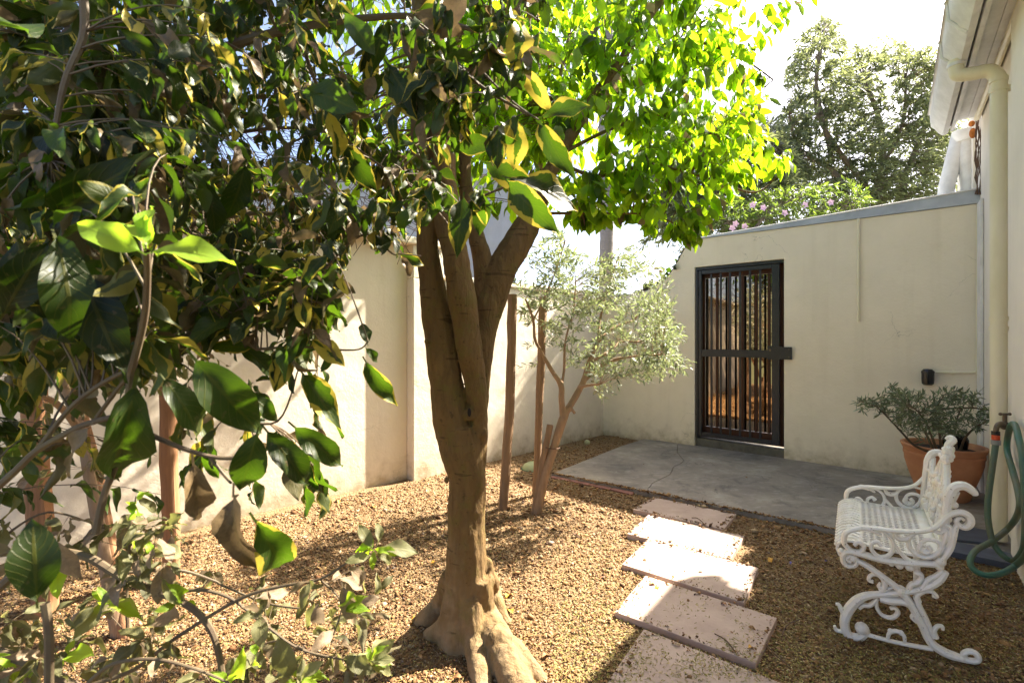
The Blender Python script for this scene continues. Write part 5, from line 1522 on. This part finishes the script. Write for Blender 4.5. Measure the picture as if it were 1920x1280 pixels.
# ------------------------------------------------------------------ thin young trees along the wall at left
rc_ = random.Random(55)
yt = empty('young_tree', gz(235, 1195), 0, 'thin young tree with small dusty leaves tied to a stake at far left', 'tree')
ym = MB(); sk = []
YY = sG.y
ym.tube(catmull([gz(225, 1195), P(205,1100,YY), P(180,960,YY), P(165,880,YY), P(150,800,YY+.05), P(125,740,YY+.05), P(110,640,YY+.1), P(95,520,YY+.1)], 5), lerp_list([.028,.026,.022,.020,.016,.013,.008], 36), 9)
for pts, r0, r1 in (([(175,880,YY),(150,810,YY),(110,760,YY-.1),(60,735,YY-.2),(0,715,YY-.2)], .020, .007),
    ([(112,690,YY+.1),(150,665,YY),(200,640,YY),(290,650,YY),(340,640,YY)], .008, .003),
    ([(170,720,YY),(220,700,YY),(200,640,YY)], .003, .0015),([(150,712,YY),(215,712,YY),(240,720,YY)], .003, .0015),
    ([(205,655,YY),(215,690,YY),(208,712,YY)], .0025, .0015),([(110,640,YY),(200,560,YY),(320,520,YY),(420,540,YY)], .009, .003),
    ([(100,560,YY),(60,470,YY),(160,420,YY),(300,400,YY)], .009, .003)):
    branch(pts, ym, r0, r1, sk=sk)
YT = [leaf_template(2, 5, w, .45, .2, cu, .05, 30+i, .12) for i, (w, cu) in enumerate(((.42,.6),(.34,1.0),(.5,.4)))]
YL = Leaves(YT)
tg = [P(rc_.uniform(-40, 440), rc_.uniform(480, 730), YY + rc_.uniform(-.4, .3)) for _ in range(75)] + [P(rc_.uniform(-40, 230), rc_.uniform(640, 900), YY + rc_.uniform(-.4, .2)) for _ in range(24)]
tg += [P(rc_.uniform(0, 640), rc_.uniform(250, 520), YY + rc_.uniform(-.3, .5)) for _ in range(120)]
sprays(YL, ym, sk, tg, rc_, 0.055, (4, 8), droop=0.7, rad=0.0016, along=0.7, tone=t_dry, spread=0.7, upr=0.6, twig_n=3, seg=5, sag=0.1)
ym.build('trunk', M['bark_olive'], yt); YL.build(yt, M['leaf_dry'], 'leaf', 120, 14, 'foliage')
q = MB(); q.tube([P(128,768,YY-.03), P(140,762,YY-.03), P(152,764,YY-.03)], 0.012, 6, flat=.4)
tag(q.build('turquoise_tie', M['tape']), 'scrap of turquoise tie on the thin young tree at far left', 'tie')

# dry climber tangle on the wall top behind
rc_ = random.Random(66)
dv = MB()
for _ in range(700):
    u, v, y = rc_.uniform(60, 820), rc_.uniform(170, 420), rc_.uniform(2.6, 3.4)
    a = P(u, v, y); d = Vector((rc_.gauss(.5, .5), rc_.gauss(0, .3), rc_.gauss(-.25, .25))).normalized() * rc_.uniform(.15, .45)
    dv.tube(bez(a, a + d*.5 + rv(rc_, .05), a + d, 4), 0.0022, 3, cap=False)
tag(dv.build('dry_climber', M['twig_dry']), 'tangle of bare brown twigs hanging behind the variegated shrub', 'climber', kind='stuff')

# ================================================================== BEYOND THE WALLS
nb = empty('neighbour_house', Vector((-3.5, 8.6, 0)), 0, 'pale grey rough rendered neighbouring building beyond the left garden wall', 'building')
prism([Vector((-9, 8.6, -.2)), Vector((0.06, 8.6, -.2)), Vector((0.06, 8.6, 4.1)), Vector((-9, 8.6, 4.1))], (0, 3, 0)).build('rendered_wall', M['neighbour'], nb, smooth=False)
prism([Vector((-9.2, 8.45, 4.102)), Vector((0.16, 8.45, 4.102)), Vector((0.16, 8.45, 4.2)), Vector((-9.2, 8.45, 4.2))], (0, 3.3, 0)).build('roof_slab', M['flashing'], nb, smooth=False)

pm = empty('palm_tree', P(1138, 600, 12) * 1, 0, 'tall palm with a slender grey trunk beyond the garden corner', 'palm tree')
pm.location.z = -.2
q = MB(); q.tube([P(1137, v, 12) + Vector((0.02*math.sin(v*.02), 0, 0)) for v in range(760, -700, -12)], [0.165 + 0.012*((i) % 2) for i in range(122)], 16)
q.build('trunk', M['palm'], pm)
top = P(1137, -690, 12)
fr_ = MB(); rp = random.Random(3)
for k in range(26):
    an = k*2.4; el_ = rp.uniform(-.9, .9)
    d = Vector((math.cos(an)*math.cos(el_), math.sin(an)*math.cos(el_), math.sin(el_)))
    c = bez(top, top + d*1.3 + Vector((0,0,.4)), top + d*2.2 + Vector((0,0,-.9)), 8)
    fr_.tube(c, lerp_list([.03,.008], 9), 4, cap=False)
    for i in range(1, 9):
        for s in (-1, 1):
            for j in (0, .5):
                p = c[i-1].lerp(c[i], j); t = (c[i]-c[i-1]).normalized(); sd = t.cross(Vector((0,0,1))).normalized()*s
                tip = p + (sd + t*.6 + Vector((0,0,-.45))) * .55
                w_ = t*.02
                fr_.add([p - w_, p + w_, tip], [(0,1,2)])
fr_.build('fronds', M['leaf_shrub'], pm)

# feathery trees far behind
def far_tree(name, base, label, polyuv, ys, nt, leafL, r, trunks, group, matl, nleaf=(16, 24), spread=.6, dens=lambda u, v: 0.45 + 0.55*min(1, max(0, (v-40)/220)) * (0.5 + 0.5*(noise.noise(Vector((u*.012, v*.012, 2))) > -.12))):
    root_ = empty(name, base, 0, label, 'tree', group)
    mb = MB(); sk = []
    for pts, r0, r1 in trunks:
        c = catmull([P(*p) for p in pts], 5); mb.tube(c, lerp_list([r0, r1], len(c)), 8, cap=False); sk += c[3:]
    L = Leaves([leaf_template(1, 2, 0.20, .5, 0, .3, 0, 1, 0), leaf_template(1, 2, 0.26, .5, 0, -.3, 0, 2, 0)])
    tg = []
    us = [p[0] for p in polyuv]; vs_2 = [p[1] for p in polyuv]
    while len(tg) < nt:
        u, v = r.uniform(min(us), max(us)), r.uniform(min(vs_2), max(vs_2))
        if in_poly(u, v, polyuv) and (dens is None or r.random() < dens(u, v)): tg.append(P(u, v, r.uniform(*ys)))
    sprays(L, mb, sk, tg, r, leafL, nleaf, droop=0.25, rad=0.004, along=0.55, tone=lambda r_, p: (0.0, min(1, max(0, r_.gauss(.55, .28))), 0.0), spread=spread, upr=1.0, twig_n=3, seg=4, sag=0.05)
    mb.build('trunk', M['bark_grey'], root_)
    L.build(root_, matl, 'leaf', 0, 14, 'crown_foliage')
    return root_
r_ = random.Random(77)
bp = P(1650, 420, 9.5); bp.z = -.25
far_tree('feathery_tree', bp, 'tall feathery grey green tree rising behind the gate wall next to the gutter',
    [(1430,240),(1480,190),(1465,140),(1500,60),(1530,30),(1580,20),(1600,80),(1640,50),(1670,60),(1700,80),(1730,70),(1780,60),(1830,120),(1840,400),(1480,420),(1440,330)],
    (8.2, 10.8), 1700, 0.12, r_,
    [([(1640,620,9.5),(1645,380,9.5),(1655,310,9.5),(1650,230,9.5),(1620,150,9.6)], .10, .03),
     ([(1645,390,9.5),(1610,330,9.3),(1570,280,9.1),(1530,200,9.0),(1540,90,9.0)], .07, .02),
     ([(1690,620,9.8),(1690,370,9.8),(1710,300,9.9),(1740,220,10),(1760,140,10)], .10, .02),
     ([(1595,620,9.2),(1590,390,9.2),(1560,320,9.2),(1500,280,9.1),(1480,220,9.0)], .08, .02),
     ([(1655,310,9.5),(1690,240,9.3),(1700,150,9.2)], .04, .015),
     ([(1560,300,9.2),(1530,150,9.4),(1545,60,9.5)], .04, .015)], 'trees beyond the gate wall', M['leaf_far'])
bp = P(1400, 420, 8.0); bp.z = -.25
far_tree('feathery_tree', bp, 'lower feathery tree behind the gate wall left of the tall one',
    [(1190,330),(1250,240),(1330,200),(1400,190),(1480,230),(1510,320),(1500,430),(1300,440),(1200,460)], (7.4, 9.0), 800, 0.14, r_,
    [([(1400,620,8),(1400,420,8),(1390,350,8),(1370,280,8)], .07, .02), ([(1400,420,8),(1440,350,8.2),(1470,290,8.3)], .05, .02), ([(1395,430,8),(1340,380,8),(1300,340,8)], .04, .015)], 'trees beyond the gate wall', M['leaf_far'])
bp = P(1385, 430, 6.9); bp.z = -.25
fs_ = far_tree('flowering_shrub', bp, 'leafy shrub dotted with pale pink blossoms just behind the gate wall',
    [(1240,470),(1260,400),(1320,380),(1380,350),(1450,345),(1540,340),(1600,330),(1650,380),(1640,440),(1400,480),(1300,500)], (6.3, 7.4), 420, 0.08, r_,
    [([(1385,640,6.9),(1385,470,6.9),(1370,420,6.9),(1340,390,6.9)], .04, .012), ([(1385,470,6.9),(1440,400,6.9),(1500,370,6.9)], .03, .012), ([(1400,520,6.9),(1540,450,6.9),(1600,390,6.9)], .03, .012)], None, M['leaf_shrub'], (12, 18))
fs_['category'] = 'shrub'
for k, (u, v) in enumerate(((1378,420),(1372,428),(1458,428),(1352,372),(1410,385),(1395,425),(1470,400),(1508,385),(1556,380),(1340,408),(1430,390))):
    c = P(u, v, 6.45); q = MB()
    for j in range(5):
        an = j*1.257 + k
        t_ = c + Vector((math.cos(an)*.05, -.02, math.sin(an)*.05))
        s_ = Vector((-math.sin(an), 0, math.cos(an)))*.02
        m_ = (c + t_)/2
        q.add([c, m_ + s_ + Vector((0,-.01,0)), t_, m_ - s_ + Vector((0,-.01,0))], [(0,1,2,3)])
    q.ball(c + Vector((0,-.008,0)), .008)
    q.build('blossom', M['pink'], fs_)
# leaves and a yellow bloom over the swept end of the wall
cl = empty('wall_creeper', BW(-.3, 2.1, -.1), 0, 'dark glossy creeper with a yellow bloom on the swept end of the gate wall', 'creeper')
CLv = Leaves([leaf_template(2, 4, .8, .4, .1, .4, .03, 50+i, .08) for i in range(3)]); cm_ = MB()
for _ in range(70):
    p = BW(rc_.uniform(-.72, -.12), 0, rc_.uniform(-.2, .0)); z = float(np.interp(-(p - W0).dot(tW), [.1,.2,.3,.42,.58,.8], [2.33,2.18,2.05,1.95,1.88,1.85]))
    p.z = z + rc_.uniform(-.02, .10)
    CLv.add(rc_.randrange(3), leaf_matrix(p, rv(rc_, 1) + Vector((0,0,-.6)), nB + rv(rc_, .4), .085), (0.0, rc_.uniform(.1, .6), 0), .085)
cm_.tube([BW(a, z + .03, -.06) for a, z in swc[3:]], .008, 5); cm_.build('stem', M['twig'], cl)
CLv.build(cl, M['leaf_var'], 'leaf', 70, 8, 'foliage')
q = MB()
for u, v, s in ((1232,503,.028),(1240,508,.024)): q.ball(P(u, v, 5.85), s, 1.4, .7, .6, 9, 6)
q.build('yellow_bloom', M['yellow_leaf'], cl)

# ================================================================== GRAVEL, LITTER, FALLEN LEAVES
rs = np.random.RandomState(4)
def pip(x, y, poly):
    c = np.zeros(len(x), bool); n = len(poly)
    for i in range(n):
        x1, y1 = poly[i]; x2, y2 = poly[(i+1) % n]
        cond = ((y1 > y) != (y2 > y)) & (x < (x2-x1)*(y-y1)/((y2-y1) if abs(y2-y1) > 1e-9 else 1e-9) + x1)
        c ^= cond
    return c
n1, n2 = 115000, 60000
u = rs.uniform(-60, 1980, n1); v = rs.uniform(838, 1310, n1)
Yg = (CH - GZ) * F / (v - YH); Xg = (u - 960)/F*Yg
Y2 = rs.uniform(1.6, 6.6, n2); X2 = rs.uniform(-1.1, 1.1, n2)*Y2
X = np.concatenate([Xg, X2]); Yv = np.concatenate([Yg, Y2])
ok = np.ones(len(X), bool)
for pl in SLABS: ok &= ~pip(X, Yv, pl)
for q_, _ in PAVE: ok &= ~pip(X, Yv, [(p.x, p.y) for p in q_])
def dline(o, n): return (X - o.x)*n.x + (Yv - o.y)*n.y
ok &= dline(GW(0, 0), nG) > 0.0
ok &= dline(W0, nB) > 0.0
ok &= dline(H0, nH) > 0.0
X, Yv = X[ok], Yv[ok]
n_ground = len(X)
spx, spy = [], []
rq = random.Random(17)
edges = []
for q_, _ in PAVE:
    c_ = sum((p for p in q_), Vector()) / 4
    edges += [(q_[i], q_[(i+1) % 4], c_) for i in range(4)]
edges += [(SL, SL + fdir*2.9, SB + fdir)] * 5
for a_e, b_e, c_ in edges:
    for _ in range(int(110 * (b_e - a_e).length)):
        q_p = a_e.lerp(b_e, rq.random()); w_ = abs(rq.gauss(0, .022)) + .002
        q_p = q_p + (c_ - q_p).normalized()*w_
        spx.append(q_p.x); spy.append(q_p.y)
X = np.concatenate([X, spx]); Yv = np.concatenate([Yv, spy])
n = len(X)
print('chips', n)
base = np.array([(1,0,0),(0,1,0),(-1,0,0),(0,-1,0),(0,0,.55),(0,0,-.4)], float)
oct_f = np.array([(0,1,4),(1,2,4),(2,3,4),(3,0,4),(1,0,5),(2,1,5),(3,2,5),(0,3,5)])
sz = rs.lognormal(math.log(0.0053), 0.45, n) * np.clip(Yv/2.6, .85, 1.5)
an = rs.uniform(0, 6.28, n); asp = rs.uniform(.45, 1.0, n)
tilt = rs.normal(0, .5, n); tax = rs.uniform(0, 6.28, n)
V = base[None]*np.stack([sz, sz*asp, sz*rs.uniform(.4,1,n)], 1)[:, None, :] * rs.uniform(.7, 1.25, (n, 6, 1))
ca, sa = np.cos(an), np.sin(an)
x_ = V[:,:,0]*ca[:,None] - V[:,:,1]*sa[:,None]; y_ = V[:,:,0]*sa[:,None] + V[:,:,1]*ca[:,None]; z_ = V[:,:,2]
# tilt about a horizontal axis
cx, sx = np.cos(tax)[:,None], np.sin(tax)[:,None]
al = x_*cx + y_*sx; be = -x_*sx + y_*cx
ct, st_ = np.cos(tilt)[:,None], np.sin(tilt)[:,None]
be2 = be*ct - z_*st_; z2 = be*st_ + z_*ct
xw = al*cx - be2*sx + X[:,None]; yw = al*sx + be2*cx + Yv[:,None]
gzv = np.array([ground_z(a, b) for a, b in zip(X, Yv)]); gzv[n_ground:] = 0.0015
zw = z2 + (gzv + sz*.15 + rs.uniform(0, .006, n))[:,None]
pal = np.array([(.36,.235,.115),(.27,.155,.065),(.17,.085,.035),(.46,.36,.22),(.30,.185,.08),(.09,.05,.028),(.38,.24,.10),(.26,.20,.15)])
ci = rs.choice(len(pal), n, p=[.22,.2,.15,.13,.15,.06,.05,.04])
patch = np.array([noise.noise(Vector((a*1.1, b*1.1, 9))) for a, b in zip(X, Yv)])
tone = pal[ci] * np.array([.90, .84, .80]) * rs.uniform(.7, 1.25, (n,1)) * (1 + 0.25*patch[:,None])
T_ = np.repeat(tone, 6, axis=0)
faces = (oct_f[None] + (np.arange(n)*6)[:,None,None]).reshape(-1, 3)
me = make_mesh('gravel_chips', np.stack([xw, yw, zw], 2).reshape(-1, 3), [faces], None, T_, M['chips'])
go = bpy.data.objects.new('gravel_chips', me); COL.objects.link(go)
tag(go, 'tan and brown gravel and bark chips covering the garden floor', 'gravel', kind='stuff')

# clippings
def gzz(x, y): return np.array([ground_z(a, b) for a, b in zip(x, y)]) + .006
def slivers(n, area, zf, name, label, keepf=None):
    xs_, ys_ = area(n)
    if keepf is not None:
        k = keepf(xs_, ys_); xs_, ys_ = xs_[k], ys_[k]
    n = len(xs_)
    L = rs.uniform(.007, .019, n); W = rs.uniform(.0007, .0013, n); a = rs.uniform(0, 6.28, n); bend = rs.normal(0, .35, n)
    d = np.stack([np.cos(a), np.sin(a)], 1); d2 = np.stack([np.cos(a+bend), np.sin(a+bend)], 1); p = np.stack([-np.sin(a), np.cos(a)], 1)
    o = np.stack([xs_, ys_], 1)
    z0 = zf(xs_, ys_)
    pts = [o + p*W[:,None], o - p*W[:,None], o + d*(L/2)[:,None] + p*W[:,None]*1.2, o + d*(L/2)[:,None] - p*W[:,None]*1.2, o + d*(L/2)[:,None] + d2*(L/2)[:,None]]
    zz_ = [z0+.0008, z0+.0008, z0 + rs.uniform(.001,.005,n), z0 + rs.uniform(.001,.005,n), z0 + rs.uniform(.001,.006,n)]
    Vv = np.stack([np.concatenate([q, z[:,None]], 1) for q, z in zip(pts, zz_)], 1).reshape(-1, 3)
    i0 = np.arange(n)[:,None]*5
    q4 = i0 + np.array([[1,3,2,0]]); t3 = i0 + np.array([[3,4,2]])
    pal = np.array([(.30,.26,.06),(.42,.33,.10),(.22,.21,.05),(.34,.20,.07),(.50,.42,.20)])
    tn = pal[rs.choice(5, n, p=[.3,.25,.2,.1,.15])]*rs.uniform(.7,1.2,(n,1))
    me = make_mesh(name, Vv, [q4, t3], None, np.repeat(tn, 5, axis=0), M['litter'])
    o_ = bpy.data.objects.new(name, me); COL.objects.link(o_); tag(o_, label, 'clippings', kind='stuff')
def area_px(u0, u1, v0, v1):
    def f(n):
        u = rs.uniform(u0, u1, n); v = v0 + (v1-v0)*rs.uniform(0, 1, n)**.7
        Y = (CH-GZ)*F/(v-YH); return (u-960)/F*Y, Y
    return f
inpave = lambda x, y: np.any([pip(x, y, [(p.x, p.y) for p in q_]) for q_, _ in PAVE], axis=0)
slivers(12000, area_px(1040, 1960, 1010, 1300), gzz, 'dry_clippings', 'thin olive clippings scattered over the shaded gravel beside the path', lambda x, y: ~inpave(x, y))
slivers(9000, area_px(-50, 1960, 860, 1300), gzz, 'dry_clippings', 'sparse dry clippings scattered over the whole gravel bed', lambda x, y: ~inpave(x, y) & ~pip(x, y, SLABS[0]) & ~pip(x, y, SLABS[1]))
def pv_keep(x, y):
    k = inpave(x, y)
    nn = np.array([noise.noise(Vector((a*5, b*5, 1))) for a, b in zip(x, y)])
    dep = np.clip((2.7 - y) / .9, .05, 1)
    return k & (rs.uniform(0, 1, len(x)) < dep * np.clip(.5 + nn*1.4, .08, 1))
slivers(11000, area_px(1100, 1560, 960, 1300), lambda x, y: np.full(len(x), .0), 'paver_clippings', 'short olive clippings lying on the stepping stones', pv_keep)

DBL = Leaves([leaf_template(1, 3, w_, .5, .3, c_, .08, 70+i, 0.05) for i, (w_, c_) in enumerate(((.45,.9),(.3,1.4),(.6,.5)))])
rd = random.Random(31)
db_n = 0
while db_n < 2600:
    u, v = rd.uniform(-40, 1960), 850 + 450*rd.random()
    p_ = G(u, v)
    if (p_ - C0).dot(nG) < 0.02 or (Vector((p_.x, p_.y, 0)) - W0).dot(nB) < 0 or (Vector((p_.x, p_.y, 0)) - H0).dot(nH) < 0: continue
    onp = any(in_poly(p_.x, p_.y, [(q.x, q.y) for q in qq]) for qq, _ in PAVE) or in_poly(p_.x, p_.y, SLABS[0]) or in_poly(p_.x, p_.y, SLABS[1])
    if onp and rd.random() < .93: db_n += 1; continue
    p_.z = .003 if onp else ground_z(p_.x, p_.y) + .007
    a = rd.uniform(0, 6.28)
    DBL.add(rd.randrange(3), leaf_matrix(p_, Vector((math.cos(a), math.sin(a), rd.uniform(-.1,.25))), Vector((rd.gauss(0,.4), rd.gauss(0,.4), 1)), rd.uniform(.012, .034)), (rd.choice((0, 0, .6)), rd.uniform(.3, 1), rd.choice((1, 1, 1, .55))), .02)
    db_n += 1
dbr = empty('leaf_debris', (0, 0, 0), 0, 'small curled brown dead leaves strewn all over the gravel', 'dead leaves')
DBL.build(dbr, M['leaf_debris'], 'dead_leaf', 0, 14, 'dead_leaves')
FT = leaf_template(3, 6, .45, .5, .3, .8, .06, 61, .1)
fallen = [
 (1215,1094,0,'yellow_leaf','bright yellow curled petal on the fourth paver',.05),(1236,1097,0,'yellow_leaf','second yellow curled petal on the fourth paver',.045),
 (1402,1214,0,'yellow_leaf','yellow dried flower head near the corner of the fourth paver',.04),(1364,1134,0,'brown_leaf','small orange brown leaf on the upper half of the fourth paver',.04),
 (948,1121,1,'yellow_leaf','yellow leaf lying on sunlit gravel right of the trunk base',.07),(962,1150,1,'yellow_leaf','pale yellow leaf on sunlit gravel below the other one',.07),
 (1450,1045,1,'yellow_leaf','orange yellow leaf on the gravel beside the middle paver',.07),(1015,1232,1,'brown_leaf','reddish curled leaf on the gravel right of the big root',.05),
 (1168,1081,1,'yellow_leaf','small yellow leaf at the left end of the middle paver',.03),(820,1050,1,'yellow_leaf','faded yellow leaf on the gravel left of the trunk',.06),
 (790,1155,1,'yellow_leaf','olive yellow leaf beside the left root of the big tree',.07),(635,937,1,'yellow_leaf','orange leaf on the gravel by the foot of the garden wall',.05),
 (703,951,1,'yellow_leaf','golden leaf on dappled gravel in front of the wall step',.05),(1143,1131,1,'brown_leaf','small rust coloured leaf left of the fourth paver',.04),
 (870,1268,1,'brown_leaf','dark red leaf at the front of the big root',.06),(1030,1180,1,'brown_leaf','thin brown leaf on gravel halfway to the pavers',.04),
 (1485,1052,1,'purple_petal','small purple petal on gravel left of the bench',.03),(1548,1052,1,'purple_petal','purple petal on gravel close to the bench front',.03),
 (1776,1208,1,'brown_leaf','pale curled leaf behind the bench foot',.04),
]
for k, (u, v, g, mm_, lab, L) in enumerate(fallen):
    z = .006 if g == 0 else GZ + .022
    p = G(u, v, z); p.z = z
    V, fs, UV = FT
    me = make_mesh('fallen_leaf', V, group_faces(fs), UV, None, M[mm_])
    me.polygons.foreach_set('use_smooth', [True]*len(me.polygons))
    o = bpy.data.objects.new('fallen_leaf', me); COL.objects.link(o)
    a = rc_.uniform(0, 6.28)
    o.matrix_world = leaf_matrix(p, Vector((math.cos(a), math.sin(a), .05)), Vector((rc_.uniform(-.5,.5), rc_.uniform(-.5,.5), 1)), L)
    tag(o, lab, 'leaf', 'fallen leaves on the ground', 'thing')
for k, (pts, lab) in enumerate((
    ([(1340,1187),(1362,1200),(1380,1222)], 'short dry twig on the fourth paver'),
    ([(1297,970),(1308,971),(1320,981)], 'small bent twig on the paver nearest the apron'),
    ([(1466,1192),(1475,1172),(1500,1160)], 'long dry twig on the gravel right of the fourth paver'),
    ([(1436,1206),(1455,1228),(1480,1246)], 'thin straw on the gravel right of the front pavers'))):
    z = .004 if k < 2 else GZ + .024
    q = MB(); q.tube(catmull([G(u, v, z) for u, v in pts], 4), .0022, 5)
    tag(q.build('dry_twig', M['twig_dry']), lab, 'twig', 'dry twigs on the ground')
